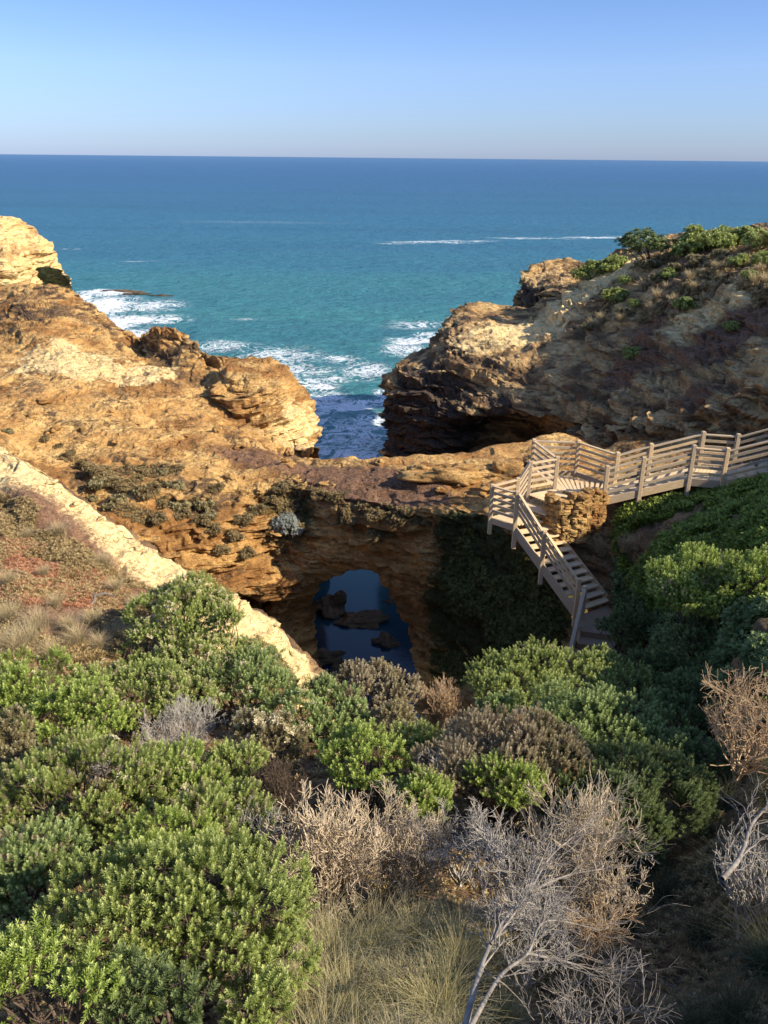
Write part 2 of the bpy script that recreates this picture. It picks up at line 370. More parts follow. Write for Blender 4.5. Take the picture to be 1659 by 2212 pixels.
# --- far pale headland, top left
rA = [(-500, 430, 128), (-250, 440, 126), (-100, 452, 124), (0, 470, 122), (20, 492, 121), (62, 503, 120), (85, 520, 119), (100, 548, 119), (108, 570, 119)]
rA1 = [(-500, 500, 118), (-250, 505, 116), (-100, 520, 114), (0, 530, 113), (40, 550, 113), (75, 565, 115), (100, 575, 117), (112, 590, 118), (116, 600, 119)]
rA2 = [(-500, 640, 113), (-250, 640, 111), (-100, 640, 109), (0, 645, 109), (45, 645, 110), (80, 645, 112), (105, 642, 114), (122, 638, 116), (126, 632, 118)]
rA, rA1, rA2 = [[(u-.30*max(0, u), v+9, y) for u, v, y in r] for r in (rA, rA1, rA2)]
patch('far_headland', [down(rA, 14, 5), drop(rA, 1, 6, -1), rA, rA1, rA2, down(rA2, -.5, -2)], 320, 260, PALEROCK, .7, 0.4, 0.5, ter=1.0, base={'pale': .3}, crust_up=.2, crust_st=.2, seed=41)

# --- left land: crusted ridge, mound, shelf and the sunlit wall of the grotto
rL0 = [(-300, 625, 66), (-100, 635, 62), (0, 652, 60), (60, 640, 58), (130, 650, 56), (170, 676, 55), (220, 705, 53), (270, 737, 52), (310, 765, 50), (350, 752, 48), (405, 752, 47), (432, 788, 46), (480, 808, 45), (540, 830, 44), (600, 900, 42), (640, 975, 40), (670, 1000, 38)]
rL1 = [(-300, 720, 52), (-100, 715, 51), (0, 722, 50), (50, 740, 47), (100, 742, 46), (160, 752, 46), (220, 770, 45.5), (280, 785, 45), (330, 790, 44.5), (370, 800, 44), (420, 815, 43.5), (460, 835, 43), (500, 850, 42), (540, 880, 41), (590, 930, 40), (630, 985, 38.5), (668, 1002, 36.5)]
rL2 = [(-300, 820, 42), (-100, 820, 41), (0, 815, 41), (60, 800, 41.5), (120, 790, 42), (180, 795, 42), (240, 815, 42), (290, 840, 41), (340, 850, 40.5), (380, 865, 40), (420, 880, 39.5), (460, 895, 39), (500, 915, 38.5), (540, 940, 38), (590, 970, 37), (630, 990, 36), (666, 1004, 34.5)]
rL3 = [(-300, 900, 36), (-100, 895, 35), (0, 890, 35), (60, 890, 35.5), (120, 890, 36), (180, 895, 36), (240, 905, 36), (290, 912, 35.5), (340, 920, 35.5), (380, 930, 35), (420, 935, 35), (460, 940, 35), (500, 950, 35), (540, 962, 35), (590, 980, 34.6), (630, 996, 33.8), (670, 1010, 32.6)]
rL4 = [(-300, 965, 32), (-100, 960, 32), (0, 955, 32.4), (60, 960, 33), (120, 970, 33), (180, 975, 33), (240, 980, 32.8), (290, 985, 32.5), (340, 985, 32.2), (380, 985, 32), (420, 985, 32), (460, 988, 32), (500, 990, 32.2), (540, 995, 32), (590, 1004, 31.6), (630, 1012, 31.2), (675, 1022, 30.6)]
rL5 = [(-300, 1060, 29), (-100, 1050, 29.2), (0, 1045, 29.5), (60, 1045, 29.6), (120, 1050, 29.8), (180, 1055, 29.9), (240, 1055, 30), (290, 1055, 30), (340, 1055, 30), (380, 1050, 30), (420, 1048, 30), (460, 1046, 30), (500, 1045, 30), (540, 1042, 30), (590, 1038, 29.9), (630, 1035, 29.8), (680, 1040, 29.4)]
rL6 = [(-300, 1160, 28), (-100, 1150, 28.2), (0, 1150, 28.3), (60, 1150, 28.4), (120, 1150, 28.5), (180, 1150, 28.6), (240, 1150, 28.7), (290, 1148, 28.8), (340, 1145, 28.8), (380, 1142, 28.8), (420, 1138, 28.8), (460, 1134, 28.8), (500, 1128, 28.9), (540, 1120, 29), (590, 1112, 29.1), (630, 1105, 29.1), (672, 1100, 29)]
rL7 = [(-300, 1260, 27), (-100, 1250, 27), (0, 1250, 27), (60, 1250, 27), (120, 1250, 27.2), (180, 1250, 27.4), (240, 1250, 27.6), (290, 1250, 27.7), (340, 1248, 27.8), (380, 1246, 27.8), (420, 1242, 27.8), (460, 1238, 27.9), (500, 1230, 28), (540, 1222, 28.2), (590, 1215, 28.4), (630, 1210, 28.5), (664, 1205, 28.6)]
rL8 = [(-300, 1320, 27), (-100, 1310, 27), (0, 1310, 27), (60, 1310, 27), (120, 1305, 27.2), (180, 1300, 27.3), (240, 1300, 27.4), (290, 1300, 27.4), (340, 1296, 27.4), (380, 1293, 27.4), (420, 1290, 27.5), (460, 1286, 27.6), (500, 1284, 27.7), (540, 1290, 27.8), (590, 1298, 27.9), (630, 1290, 28), (660, 1262, 28.4)]
rL9 = drop(rL8, -.4, 3.2, -1.0); rL10 = down(rL8, 4.0, -1.5)
def turn(row, k=1.0):
    return [(u, v, y-k*2.6*min(1, max(0, (640-u)/340))) for u, v, y in row]
rL5 = turn(rL5, .6); rL6 = turn(rL6); rL7 = turn(rL7); rL8 = turn(rL8); rL4 = turn(rL4, .3)
rL9 = drop(rL8, -.4, 3.2, -1.0); rL10 = down(rL8, 4.0, -1.5)
rLb = [(-300, 635, 74), (-100, 640, 72), (0, 655, 70), (60, 645, 68), (130, 655, 65), (170, 668, 62), (220, 706, 59), (270, 740, 57), (310, 768, 54), (350, 756, 51), (405, 758, 50), (435, 795, 49), (484, 815, 48), (548, 838, 46.5), (610, 905, 44.5), (648, 980, 42), (678, 1005, 39)]
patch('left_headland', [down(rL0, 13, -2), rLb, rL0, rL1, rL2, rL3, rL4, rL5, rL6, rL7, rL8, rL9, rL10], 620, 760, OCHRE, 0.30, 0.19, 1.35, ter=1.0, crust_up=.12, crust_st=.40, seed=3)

# --- rock stack at the water's edge (round tower of layered limestone)
def ring_patch(name, rings, nu, nv, mat, **kw):
    return patch(name, rings, nu, nv, mat, **kw)
def ell(cx, cy, rx, ry, z, n=14, a0=150, a1=-60, wob=0.0):
    out = []
    for k in range(n):
        a = math.radians(a0+(a1-a0)*k/(n-1)); r = 1+wob*math.sin(3*a+z*.7)
        out.append(W(cx+rx*r*math.cos(a), cy+ry*r*math.sin(a), z))
    return out
sc_ = P(585, 900, 43.0)
cx, cy = sc_[0]-.75, 43.3
zt = P(575, 802, 42.0)[2]
rx = 88/1791*46.5
def full(cx, cy, rx, ry, z, wob=.04): return ell(cx, cy, rx, ry, z, 22, 200, -160, wob)
patch('rock_stack', [full(cx-.1, cy+.3, .1, .1, zt+.15), full(cx-.1, cy+.2, rx*.45, 1.3, zt+.1), full(cx, cy, rx*.78, 2.7, zt-.35), full(cx+.25, cy, rx*.98, 3.7, zt-1.5), full(cx+.5, cy, rx*1.14, 4.0, zt-3.4), full(cx+.3, cy, rx*1.02, 3.9, zt-5.2), full(cx+.0, cy, rx*1.02, 3.7, zt-8), full(cx, cy, rx*1.1, 3.9, -2)],
      460, 320, OCHRE, As=.30, Al=.16, fs=1.35, ter=.6, crust_up=.25, crust_st=.2, base={'pale': .12}, seed=77)

# --- saddle: the top of the natural arch
rM0 = [(560, 985, 37), (640, 990, 35.0), (690, 995, 33.2), (760, 992, 32.4), (850, 989, 32), (950, 986, 32), (1010, 984, 32.4), (1060, 966, 33.4), (1120, 960, 34), (1200, 944, 34.6), (1245, 950, 34.4), (1290, 974, 33.6), (1350, 958, 33), (1420, 962, 32), (1520, 950, 31)]
rM1 = [(560, 1000, 33.5), (640, 1005, 32.3), (690, 1008, 31.5), (760, 1008, 31), (850, 1008, 30.6), (950, 1005, 30.6), (1010, 1000, 30.8), (1060, 990, 31.4), (1120, 985, 31.8), (1200, 972, 31.8), (1245, 975, 31.6), (1290, 990, 31), (1350, 985, 30.4), (1420, 985, 29.5), (1520, 975, 28.5)]
rM2 = [(560, 1025, 31), (640, 1030, 30.3), (690, 1036, 29.7), (760, 1042, 29.2), (850, 1045, 28.7), (950, 1042, 28.4), (1010, 1036, 28.4), (1060, 1030, 28.4), (1120, 1022, 28.4), (1200, 1010, 28.2), (1245, 1010, 28), (1290, 1018, 27.8), (1350, 1015, 27.4), (1420, 1010, 27), (1520, 1000, 26.4)]
rM3 = [(570, 1046, 29.9), (640, 1046, 29.6), (690, 1056, 29), (760, 1068, 28.3), (850, 1090, 27.2), (950, 1088, 26.7), (1010, 1085, 26.4), (1060, 1085, 25.6), (1120, 1080, 25.2), (1200, 1070, 25), (1245, 1065, 25), (1290, 1060, 25), (1350, 1055, 25), (1420, 1045, 24.8), (1520, 1030, 24.5)]
rM4 = [(575, 1052, 29.6), (640, 1056, 29.2), (695, 1068, 28.6), (765, 1080, 28), (850, 1100, 26.9), (950, 1102, 26.2), (1010, 1104, 25.6), (1060, 1116, 24.3), (1120, 1130, 23.4), (1200, 1115, 23.4), (1245, 1105, 23.6), (1290, 1095, 23.6), (1350, 1085, 23.6), (1420, 1070, 23.6), (1520, 1050, 23.5)]
patch('arch_top', [drop(down(rM0, 0, Z(-13.6)), 0, -3.2, 0), down(rM0, 0.5, Z(-13.3)), rM0, rM1, rM2, rM3, rM4, drop(rM4, 0, .5, -1.2)], 620, 300, OCHRE, .15, .11, 1.35, ter=.25, crust_up=.0, crust_st=.3, seed=3)

# --- arch face with the opening (a strip that runs round the hole)
hole = [(692, 1560, 30.5), (689, 1470, 30.4), (686, 1400, 30.2), (686, 1330, 30), (691, 1284, 29.4), (714, 1250, 28.8), (748, 1230, 28.3), (786, 1224, 28), (816, 1236, 27.8), (838, 1264, 27.7), (862, 1302, 27.5), (878, 1352, 27.2), (892, 1405, 26.8), (900, 1465, 26.3), (894, 1560, 25.8)]
e2 = [(640, 1560, 29.6), (636, 1480, 29.4), (636, 1410, 29.2), (640, 1340, 28.9), (652, 1270, 28.5), (680, 1215, 28.2), (735, 1192, 27.9), (790, 1188, 27.6), (835, 1195, 27.4), (872, 1230, 27.2), (898, 1290, 27.0), (918, 1350, 26.6), (930, 1410, 26.1), (938, 1470, 25.6), (930, 1560, 25.2)]
e3 = [(598, 1560, 28.8), (596, 1480, 28.7), (600, 1410, 28.5), (614, 1320, 28.3), (634, 1220, 28.3), (662, 1145, 28.6), (720, 1122, 28.3), (780, 1130, 27.8), (840, 1142, 27.3), (900, 1160, 26.8), (950, 1215, 26.2), (980, 1290, 25.6), (1000, 1370, 25), (1010, 1450, 24.4), (1010, 1560, 24)]
e4 = [(560, 1560, 28.4), (556, 1480, 28.4), (560, 1400, 28.4), (580, 1300, 28.3), (610, 1190, 28.6), (640, 1085, 29.1), (700, 1062, 28.8), (770, 1074, 28.2), (840, 1100, 27.2), (920, 1108, 26.6), (1010, 1140, 25.4), (1070, 1220, 23.9), (1110, 1310, 22.9), (1130, 1400, 22), (1150, 1500, 21)]
e3 = [(u, v, y-.7*math.exp(-((u-790)/130)**2)) if v < 1200 else (u, v, y) for u, v, y in e3]
e2 = [(u, v, y-.3*math.exp(-((u-790)/130)**2)) if v < 1250 else (u, v, y) for u, v, y in e2]
def widen(k, dy, up):
    out = []
    for q in hole:
        p = P(*q); cx_ = P(790, 1400, 28)[0]; out.append(W(cx_+(p[0]-cx_)*k, p[1]+dy, p[2]+up))
    return out
patch('arch_face', [widen(2.3, 8, .3), widen(1.8, 4, 0.7), widen(1.3, 1.4, .35), hole, e2, e3, e4, drop(e4, 0, 1.2, -.1)], 700, 330, OCHRE, .14, .22, 1.35, ter=.5, crust_st=.36, base={'crust_shade': .0}, seed=3, flip=True)

# --- overgrown wall below the staircase
w0 = [(900, 1104, 26.7), (960, 1106, 25.9), (1040, 1118, 24.6), (1090, 1145, 23.4), (1130, 1200, 22.5), (1180, 1270, 21.7), (1225, 1345, 20.9), (1245, 1420, 19.6), (1240, 1480, 18.5)]
w1 = [(905, 1160, 26.6), (960, 1175, 25.8), (1020, 1205, 24.8), (1060, 1260, 23.6), (1100, 1320, 22.6), (1150, 1380, 21.7), (1200, 1440, 20.5), (1225, 1500, 19.2), (1230, 1560, 18)]
w2 = [(918, 1310, 26.3), (955, 1330, 25.6), (1000, 1360, 24.6), (1040, 1400, 23.6), (1080, 1450, 22.6), (1130, 1500, 21.5), (1170, 1550, 20.3), (1200, 1600, 19), (1220, 1640, 18)]
patch('overgrown_wall', [drop(w0, .8, 1.2, .12), drop(w0, .2, .3, .02), w0, w1, w2, down(w2, -.5, 0)], 300, 260, OCHRE, .2, .22, 1.35, base={'green': .25}, seed=3, flip=False)

# --- right headland in shade, with its cave
rF0 = [(836, 850, 60), (845, 795, 60), (878, 776, 60.5), (906, 768, 61), (936, 744, 62), (962, 700, 63), (1005, 677, 64), (1060, 684, 64), (1125, 690, 63), (1180, 668, 62.5), (1230, 640, 62), (1290, 606, 62), (1360, 574, 62), (1430, 548, 61), (1500, 530, 60), (1600, 520, 58), (1720, 505, 55), (1900, 470, 50)]
rF1 = [(833, 850, 57), (850, 818, 56.5), (880, 805, 56), (915, 800, 55.5), (950, 790, 55), (990, 770, 55), (1040, 755, 55), (1090, 760, 54), (1140, 770, 53), (1190, 772, 52), (1240, 765, 51), (1290, 740, 50.5), (1350, 705, 50), (1420, 675, 49), (1500, 640, 48), (1590, 605, 46), (1700, 580, 44), (1900, 540, 40)]
rF2 = [(832, 890, 56), (856, 868, 55), (890, 862, 54), (930, 858, 53.3), (970, 850, 52.6), (1015, 842, 52), (1060, 838, 51.2), (1105, 838, 50.2), (1150, 840, 49.2), (1195, 842, 48), (1245, 838, 46.8), (1300, 825, 45.8), (1360, 800, 45), (1430, 778, 44), (1510, 750, 42.5), (1600, 715, 40.5), (1710, 690, 38.5), (1900, 650, 35)]
rF3 = [(831, 925, 55.4), (858, 920, 54), (895, 912, 52.8), (935, 905, 52), (975, 898, 51), (1015, 893, 50), (1055, 889, 49), (1095, 886, 48.2), (1140, 886, 47.4), (1185, 890, 46.2), (1235, 900, 44.4), (1290, 900, 42.4), (1350, 890, 41), (1430, 870, 39), (1510, 845, 37.4), (1600, 810, 35.6), (1710, 780, 34), (1900, 740, 31)]
rF3b = [(828, 955, 55), (858, 955, 53.6), (895, 950, 52.4), (935, 945, 51.8), (975, 935, 52), (1015, 918, 53), (1055, 908, 53.5), (1095, 903, 53), (1140, 904, 52), (1185, 914, 50), (1235, 930, 46), (1290, 935, 41.8), (1350, 928, 40), (1430, 915, 37.5), (1510, 895, 35.4), (1600, 865, 33.6), (1710, 840, 32), (1900, 800, 29)]
rF4 = [(822, 992, 54.8), (858, 998, 53.4), (895, 1000, 52.2), (935, 1000, 51.8), (975, 995, 51.8), (1015, 985, 53), (1055, 975, 54), (1095, 968, 54), (1140, 962, 53.2), (1185, 964, 50), (1235, 968, 44.5), (1290, 975, 40.5), (1350, 965, 38.4), (1430, 958, 35.4), (1510, 945, 33.2), (1600, 920, 31), (1710, 900, 29.6), (1900, 860, 27)]
rFb = drop(rF0, 2, 6, -1.2)
patch('right_headland', [down(rF0, 14, -2), rFb, rF0, rF1, rF2, rF3, rF3b, rF4, down(rF4, .5, -2)], 680, 560, DARKROCK, .5, .18, 1.1, ter=.9, crust_st=.42, crust_up=.0, base={'crust_shade': .0}, seed=23)
# --- knob behind it
k0 = [(1119, 690, 77), (1121, 650, 77), (1127, 616, 77), (1160, 600, 78), (1215, 585, 79), (1280, 592, 78), (1350, 570, 76), (1430, 560, 74)]
k1 = [(1119, 700, 75.5), (1123, 670, 75), (1140, 640, 74), (1170, 625, 73), (1210, 615, 72), (1270, 618, 71), (1340, 605, 70), (1420, 595, 69)]
k2 = [(1119, 720, 75), (1130, 705, 73), (1150, 690, 71.5), (1180, 680, 70), (1220, 672, 69), (1270, 665, 68), (1340, 650, 67), (1420, 640, 66)]
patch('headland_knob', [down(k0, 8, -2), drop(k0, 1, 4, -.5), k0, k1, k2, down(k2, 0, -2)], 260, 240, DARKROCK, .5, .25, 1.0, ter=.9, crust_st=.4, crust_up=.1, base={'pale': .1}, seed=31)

# --- right slope under the boardwalk, wraps round towards the lookout
g0 = [(1180, 1050, 26.5), (1250, 1040, 26.2), (1350, 1028, 26), (1450, 1010, 25.6), (1550, 1000, 25.0), (1659, 975, 24.4), (1780, 925, 24), (1950, 850, 23), (2400, 650, 22)]
g1 = [(1180, 1112, 23.6), (1240, 1108, 23.6), (1320, 1100, 23.4), (1400, 1085, 23.2), (1490, 1068, 22.9), (1570, 1052, 22.5), (1659, 1030, 22), (1820, 970, 21), (2250, 780, 19)]
g2 = [(1195, 1160, 22.6), (1250, 1165, 22.5), (1310, 1168, 22.2), (1380, 1160, 21.4), (1460, 1140, 20.6), (1550, 1120, 19.8), (1659, 1080, 18.8), (1850, 1010, 17.4), (2300, 830, 15)]
g3 = [(1235, 1230, 21.9), (1275, 1235, 21.9), (1320, 1240, 21.3), (1390, 1230, 20), (1470, 1205, 18.8), (1560, 1170, 17.6), (1680, 1120, 16.2), W(9.3, 14.8, Z(-6.6)), W(11.5, 13, Z(-5.9))]
g4 = [(1290, 1330, 20.8), (1320, 1330, 20.6), (1350, 1330, 19.9), (1410, 1310, 18.6), (1490, 1280, 17), (1590, 1230, 15.2), W(7.4, 13.9, Z(-7.1)), W(8.8, 12.6, Z(-6.5)), W(11.5, 11, Z(-5.7))]
g5 = [(1290, 1440, 19.4), (1330, 1440, 19), (1370, 1430, 18), (1430, 1410, 16.6), (1520, 1370, 14.8), (1640, 1310, 12.6), W(6.6, 11, Z(-6.7)), W(8.2, 10, Z(-6.0)), W(12, 8.5, Z(-5.0))]
g6 = [(1280, 1640, 16), (1340, 1620, 15.2), (1400, 1590, 14.2), (1480, 1550, 12.8), (1580, 1490, 11.2), W(5.3, 9.6, Z(-6.6)), W(6.4, 8.6, Z(-6.0)), W(8, 7.5, Z(-5.2)), W(12, 6, Z(-4.4))]
patch('right_slope', [g0, g1, g2, g3, g4, g5, g6], 420, 360, SOIL, .10, .22, 1.2, smooth=True, base={'green': .45}, kinds=(), seed=51)

# --- near left crest (pale bare edge) and its brown slope
c0 = [(-400, 780, 29), (-150, 888, 25), (0, 972, 22.2), (80, 1012, 21.4), (150, 1068, 20.6), (250, 1138, 20), (330, 1198, 19.2), (430, 1258, 18.4), (520, 1308, 17.6), (600, 1372, 17), (642, 1425, 16.5), (670, 1475, 16), (690, 1560, 15.2)]
cm = [(-400, 815, 28.4), (-150, 925, 24.4), (0, 1003, 21.6), (78, 1042, 20.7), (160, 1110, 19.9), (255, 1180, 19.2), (345, 1236, 18.4), (440, 1285, 17.7), (520, 1335, 17.1), (580, 1392, 16.6), (618, 1445, 16.1), (650, 1500, 15.6), (670, 1580, 14.9)]
c1 = [(-400, 870, 27), (-150, 972, 23), (0, 1042, 20.4), (70, 1085, 19.4), (160, 1160, 18.6), (245, 1225, 17.9), (340, 1275, 17.2), (430, 1318, 16.7), (500, 1362, 16.2), (555, 1410, 15.8), (595, 1460, 15.4), (630, 1530, 15), (650, 1610, 14.4)]
c2 = [(-400, 1120, 19), (-150, 1160, 18), (0, 1180, 17.2), (80, 1230, 16.7), (160, 1275, 16.2), (240, 1320, 15.8), (320, 1355, 15.4), (400, 1390, 15), (470, 1425, 14.7), (530, 1470, 14.4), (580, 1520, 14.1), (620, 1580, 13.8), (645, 1650, 13.4)]
c3 = [(-400, 1400, 13.2), (-150, 1400, 13.2), (0, 1400, 13.1), (80, 1420, 13), (160, 1440, 12.9), (240, 1465, 12.8), (320, 1490, 12.8), (400, 1515, 12.8), (470, 1545, 12.8), (530, 1580, 12.7), (580, 1620, 12.6), (620, 1660, 12.5), (645, 1720, 12.2)]
PAL = [(c, cm, k) for k, c in enumerate(c0)]
for a_, b_ in zip(c0[1:], c1[1:]):
    for t in (0.0, .3, .6, .85):
        q = [a_[i]*(1-t)+b_[i]*t for i in range(3)]; mask('pale', *q, .8, .9)
for a_, b_ in zip(c0[1:-1], c0[2:]):
    q = [(a_[i]+b_[i])/2 for i in range(3)]; mask('pale', *q, .75, .9)
for a_, b_ in zip(cm[1:-1], cm[2:]):
    q = [(a_[i]+b_[i])/2 for i in range(3)]; mask('pale', *q, .75, .9)
for u, v, y in [(470, 1345, 16.2), (520, 1385, 16.0), (390, 1300, 17.0), (560, 1440, 15.6), (430, 1330, 16.4), (490, 1390, 15.8), (520, 1350, 16.6), (500, 1440, 15.2)]: mask('pale', u, v, y, .8, .5)
patch('left_crest', [down(c0, 3.6, 8), drop(c0, .9, 1.3, -2.2), drop(c0, .12, .2, -.25), c0, cm, c1, c2, c3, drop(c3, 0, -3, .2)], 620, 460, SOIL, .10, .13, 1.6, smooth=True, base={'crust_shade': .1}, kinds=('pale', 'red'), seed=61)

# --- foreground slope below the lookout
def zg(x, y):
    z = CAMZ+np.interp(y, [-9, -2, 1, 2.5, 3.3, 4.5, 6.3, 7.4, 9.8, 11, 12.5, 14, 15.5], [-3.9, -3.7, -4.0, -4.75, -5.35, -6.3, -7.25, -7.8, -8.45, -8.8, -9.5, -9.9, -10.4])
    xs = 2.5+.36*np.clip(y-4, 0, 9)+.6*np.clip(4-y, 0, 6)
    z = z+np.where(x > xs, 1.7*(1-np.exp(-(np.maximum(x, xs)-xs)/.8)), 0)*np.clip((13-y)/4, 0, 1)
    z = z-np.where(x < -3, .05*(x+3), 0)
    return z
rows = []
for yy in (15.5, 13.5, 11.5, 9.5, 7.5, 5.5, 4, 2.5, 1, -1, -4, -9):
    rows.append([(xx, yy, float(zg(np.float64(xx), yy)) - (1.8*max(0, yy-12.8) if -2.5 < xx < 6 else .5*max(0, yy-13))) for xx in (-16, -12, -9, -6, -4, -2, 0, 1.5, 3, 4.5, 6, 8, 11, 15)])
patch('foreground_slope', rows, 260, 300, SOIL, .02, .12, 1.2, base={'green': .3, 'crust_shade': .2}, kinds=(), seed=71, world=True)

BV = []
for q, f in TERR: BV.append(BVHTree.FromPolygons([tuple(v) for v in q.tolist()], f.tolist()))
def hit(U, V):
    d = Fv+Rv*((U-829.5)/FPX)-Uv*((V-1106.0)/FPX); d = Vector(d/np.linalg.norm(d)); o = Vector((0, 0, CAMZ)); best = None
    for b_ in BV:
        r = b_.ray_cast(o, d)
        if r[0] is not None and (best is None or r[3] < best[2]): best = (np.array(r[0]), np.array(r[1]), r[3])
    return best
def ground(x, y, z0=CAMZ+6):
    best = None
    for b_ in BV:
        r = b_.ray_cast(Vector((x, y, z0)), Vector((0, 0, -1)))
        if r[0] is not None and (best is None or r[0][2] > best): best = r[0][2]
    return best if best is not None else 0.0

# ------------------------------------------------------------------ sea and grotto pool
def water_material(name, pool=False):
    m, nt, pb = new_mat(name); b = NB(nt)
    g = b.n('ShaderNodeNewGeometry'); sp = b.n('ShaderNodeSeparateXYZ'); b.l(g.outputs['Position'], sp.inputs[0])
    n1 = b.noise((.25, 1.0, 1), .03, 3, .5); 
    if pool:
        col = b.mix(b.mr(sp.outputs[1], 36, 50), (0.014, 0.024, 0.042), (0.010, 0.075, 0.09))
    else:
        yv = b.math('ADD', sp.outputs[1], b.math('MULTIPLY', b.math('SUBTRACT', n1, .5), 160))
        col = b.mix(b.mr(yv, 60, 300), (0.045, 0.205, 0.205), (0.032, 0.155, 0.225))
        ly = b.math('LOGARITHM', sp.outputs[1], 10)
        col = b.mix(b.mr(ly, 2.2, 3.2), col, (0.026, 0.105, 0.225))
        n7 = b.noise((.02, .12, 1), .12, 5, .6)
        col = b.mix(b.mr(n7, .45, .65, 0, .45), col, (0.02, 0.10, 0.17))
    fo = b.attr('foam')
    f1 = b.noise((1, 1, 1), .35, 8, .68, 1.6); f2 = b.noise((.8, 1.2, 1), 1.5, 8, .7, 2.5)
    r1 = b.math('SUBTRACT', 1.0, b.math('MULTIPLY', b.math('ABSOLUTE', b.math('SUBTRACT', f1, .5)), 7))
    r2 = b.math('SUBTRACT', 1.0, b.math('MULTIPLY', b.math('ABSOLUTE', b.math('SUBTRACT', f2, .5)), 6))
    ff = b.math('ADD', b.math('MULTIPLY', r1, .55), b.math('MULTIPLY', r2, .45))
    fm = b.mr(b.math('ADD', fo, b.math('MULTIPLY', b.math('SUBTRACT', ff, 1.0), 1.25)), -.12, .22)
    fm = b.math('MULTIPLY', fm, b.mr(fo, .05, .3))
    col = b.mix(fm, col, (0.8, 0.84, 0.86))
    b.l(col, pb.inputs['Base Color']); pb.inputs['IOR'].default_value = 1.33
    rough = b.mr(fm, 0, 1, .05 if pool else .18, .9); b.l(rough, pb.inputs['Roughness'])
    w1 = b.noise((.5, 1.0, 1), 1.3, 6, .6, .3); w2 = b.noise((.6, 1.2, 1), 5, 4, .6); w3 = b.noise((.45, 1, 1), .35, 5, .6)
    nn = b.bump(w1, .15 if pool else 1.0, .04 if pool else 1.1)
    if not pool:
        nn = b.bump(w2, .8, .10, nn); nn = b.bump(w3, .8, 1.6, nn)
    else: nn = b.bump(w2, .2, .03, nn)
    if pool: b.l(nn, pb.inputs['Normal']); return m
    df = b.n('ShaderNodeBsdfDiffuse'); gl = b.n('ShaderNodeBsdfGlossy'); b.l(col, df.inputs['Color']); b.l(nn, gl.inputs['Normal']); b.l(nn, df.inputs['Normal'])
    gl.inputs['Roughness'].default_value = .28
    fr = b.n('ShaderNodeFresnel'); fr.inputs['IOR'].default_value = 1.33; b.l(nn, fr.inputs['Normal'])
    fac = b.math('MULTIPLY', b.math('MINIMUM', fr.outputs[0], .34), b.math('SUBTRACT', 1.0, fm))
    ms = b.n('ShaderNodeMixShader'); b.l(fac, ms.inputs[0]); b.l(df.outputs[0], ms.inputs[1]); b.l(gl.outputs[0], ms.inputs[2])
    b.l(ms.outputs[0], nt.nodes['Material Output'].inputs['Surface']); nt.nodes.remove(pb)
    return m
SEA = water_material('sea_water'); POOLW = water_material('pool_water', True)
ys = 50*np.exp(np.linspace(0, math.log(60000/50), 1100)); ta = np.linspace(-1.3, 1.3, 640); ta = np.sign(ta)*(np.abs(ta)**1.3)
Yg, Tg = np.meshgrid(ys, ta, indexing='ij'); Xg = Yg*Tg
pp = np.stack([Xg.ravel(), Yg.ravel(), np.zeros(Xg.size)], 1)
amp = np.clip(1-(pp[:, 1]-60)/900, 0, 1)
pw = pp*np.array([.07, .16, 1]); h = fbm(pw, 4, 5)*.26+fbm(pp*np.array([.3, .6, 1]), 3, 8)*.2
foam = np.zeros(len(pp))
def fb(U, V, wpx, hpx, s):
    c = Pz(U, V, 0); ex = Pz(U+wpx, V, 0)-c; ey = Pz(U, V-hpx, 0)-c
    a = np.linalg.norm(ex[:2]); bb = max(1.0, np.linalg.norm(ey[:2]))
    d = ((pp[:, 0]-c[0])/a)**2+((pp[:, 1]-c[1])/bb)**2
    foam[:] = np.maximum(foam, s*np.exp(-d))
for q in [(200, 665, 70, 22, 1.25), (285, 690, 70, 9, 1.0), (240, 700, 50, 18, 1.1), (350, 690, 60, 10, .7), (230, 632, 60, 5, .9), (330, 660, 70, 14, .55), (270, 735, 70, 26, .75), (160, 645, 30, 12, 1.1),
          (900, 737, 60, 10, .85), (885, 742, 30, 4, 1.1), (930, 722, 40, 6, .6), (870, 755, 50, 12, .5), (760, 878, 42, 7, 1.2), (735, 885, 18, 4, 1.0), (790, 870, 40, 5, .9), (700, 838, 30, 6, .9), (720, 820, 40, 14, .5), (740, 775, 50, 10, .5), (640, 800, 90, 16, .5), (500, 795, 70, 10, .45), (790, 800, 60, 20, .5), (660, 830, 50, 10, .55), (560, 770, 60, 8, .35),
          (760, 945, 100, 46, .60), (760, 985, 90, 24, .66), (800, 910, 50, 18, .6), (700, 870, 60, 30, .55), (600, 770, 120, 22, .42), (900, 700, 80, 10, .4), (480, 750, 90, 14, .4), (830, 860, 25, 20, .6), (690, 900, 30, 20, .5),
          (930, 523, 110, 1.8, .52), (1000, 520, 80, 1.6, .55), (860, 526, 60, 1.4, .42), (1150, 515, 120, 1.4, .42), (1300, 513, 120, 1.8, .52), (1450, 513, 110, 2.6, .8), (1560, 516, 60, 2.6, .8), (520, 690, 60, 4, .3), (560, 480, 300, 3, .2), (300, 565, 60, 1.5, .35), (150, 537, 40, 1.5, .35)]: fb(*q)
pp[:, 2] = h*amp
idx = np.arange(len(pp)).reshape(Yg.shape); f = np.stack([idx[:-1, :-1], idx[:-1, 1:], idx[1:, 1:], idx[1:, :-1]], -1).reshape(-1, 4)
tag(mesh_np('sea', pp, f, SEA, smooth=True, attrs={'foam': foam}), kind='structure')
xs = np.linspace(-14, 14, 60); y2 = np.linspace(24, 56, 60); A, B = np.meshgrid(xs, y2, indexing='ij')
q = np.stack([A.ravel(), B.ravel(), np.full(A.size, .25)], 1); idx = np.arange(q.shape[0]).reshape(A.shape)
